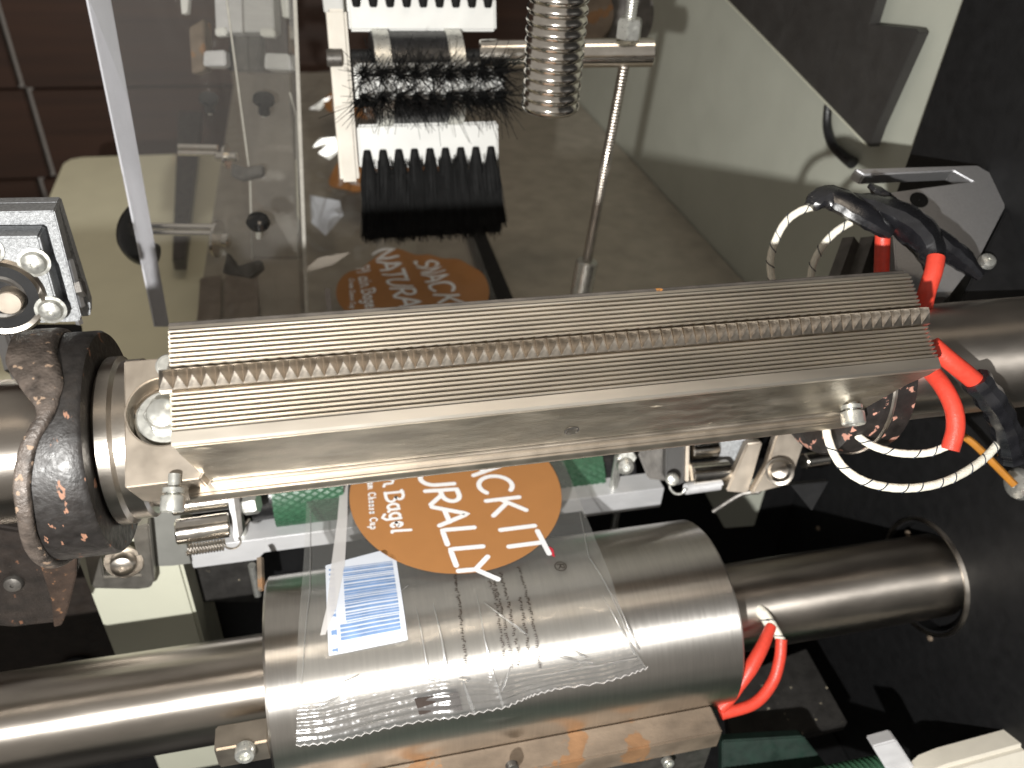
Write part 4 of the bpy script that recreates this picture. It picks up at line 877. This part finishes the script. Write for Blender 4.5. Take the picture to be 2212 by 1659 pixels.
# right linkage
rm = thing('right_spring_linkage', 'steel levers, chrome rollers and a spring below the right end of the jaw', 'linkage', at(1560, 1010, 30))
slab([(1360, 935), (1445, 930), (1440, 1040), (1400, 1035)], 31.5, .6, DARKS, 'dark_plate', rm); slab([(1440, 925), (1484, 920), (1482, 1042), (1462, 1050), (1438, 1040)], 30.6, .8, DARKP, 'dark_plate', rm)
slab([(1483, 925), (1490, 925), (1488, 1040), (1480, 1040)], 30.4, .6, PLATE, 'edge_strip', rm, .02)
rod((1488, 974, 1545, 970), 31, 31.4, .40, CHROME, 'chrome_roller', rm); rod((1490, 1026, 1572, 1018), 30.4, 30.8, .44, CHROME, 'chrome_roller', rm)
slab([(1530, 925), (1640, 915), (1640, 960), (1606, 1015), (1570, 1022), (1535, 985)], 31.4, 1.2, CAST, 'cast_arm', rm, .2)
slab([(1598, 930), (1632, 928), (1618, 950), (1606, 958)], 30.8, .5, ALUM, 'arm_rib', rm, .08)
slab([(1614, 958), (1648, 955), (1616, 1066), (1568, 1062)], 30.2, .5, PLATE, 'lever', rm); slab([(1684, 915), (1752, 912), (1724, 996), (1708, 1046), (1622, 1068), (1656, 1006)], 29.8, .45, PLATE, 'lever', rm)
v = at(1684, 1020, 29.4); obj('cap_nut', frame(lathe([(.5, 0), (.5, .16), (.40, .2), (.40, .32), (.3, .5), (.1, .58), (.01, .58)], 26, cap=False), v, unit(CAM - v) + np.array([-.1, 0, .3])), STEEL, rm)
obj('coil_spring', helix(at(1480, 1056, 30.2), at(1556, 1046, 30.5), .18, 18, .045), ALUM, rm)
obj('spring_hook', tube(px_path([(1480, 1056, 30.2), (1472, 1066, 30.2), (1458, 1066, 30.2), (1448, 1056, 30.2), (1446, 1046, 30.2)], 18), .05, 6), ZINC, rm)
v = at(1452, 1035, 30); obj('screw', [panhead(v, (-.3, -.8, .5), .25, .2)], ZINC, rm); v = at(1352, 985, 31); obj('screw', [hexhead(v, (-.2, -.8, .4), .4, .3)[0], panhead(at(1350, 1005, 30.8), (-.2, -.8, .4), .34, .35)], ZINC, rm)
rod((1735, 997, 1785, 990), 31, 31.4, .3, CHROME, 'end_rod', rm)
slab([(1708, 1048), (1790, 1040), (1754, 1104)], 30.4, .3, BLACK, 'black_tab', rm, .02)
f_ = [onY(*q, 8.6) for q in ((1520, 1060), (1660, 1040), (1630, 1137), (1566, 1142))]
single('cream_bracket', hull8(f_, [v + (0, .8, 0) for v in f_]), GCREAM, 'grey cream bracket patch below the steel levers', 'bracket', bevel=.05)
single('grey_cable', tube(px_path([(1585, 1040, 31.4), (1640, 1060, 31.2), (1600, 1068, 31.4), (1540, 1105, 31.8)], 24), .10, 8), DARKS, 'thin grey rod slanting across the grey cream bracket', 'rod')

# ================================================================== outfeed parts in the lower right corner
v0, v1 = at(1560, 1765, 28), at(1905, 1690, 29.4)
og = thing('outfeed_roller', 'green ribbed outfeed roller at the bottom edge with an aluminium end plate', 'roller', v1)
obj('green_sleeve', [cyl(v0, v1, .86, 44)] + [tube([v0 + (v1 - v0) * f + .87 * np.array([0, math.cos(a), math.sin(a)]) for a in np.linspace(-.5, 3.6, 22)], .05, 4) for f in np.linspace(.02, .99, 30)], GREEN, og, smooth=40)
slab([(1884, 1612), (1936, 1598), (1996, 1690), (1950, 1720)], 28.6, .6, ALUM, 'end_bracket', og, .05)
f_ = [at(*q, 28.) for q in ((1980, 1700), (2010, 1672), (2050, 1656), (2240, 1604), (2240, 1800), (1985, 1800))]
single('cream_cover', hull8(f_, [v + A @ np.array([0, -.3, 1.]) for v in f_]), mat('warm_cream_paint', (.66, .62, .53), 0, .45, .03), 'cream rounded cover in the lower right corner', 'cover', bevel=.15)
f_ = [at(*q, 30.5) for q in ((1560, 1600), (1735, 1590), (1790, 1659), (1760, 1720), (1560, 1720))]
single('dark_belt', [hull8(f_, [v + A @ np.array([0, 0, .6]) for v in f_]), box(-9, 9.5, -60, -7, -17.4, -17)], mat('dark_green_belt', (.007, .022, .015), 0, .55, .3, 2), 'dark green belt edge beside the rusty jaw bar', 'belt', bevel=.05)  # the box is an unseen belt run, added for the drum to mirror dark green
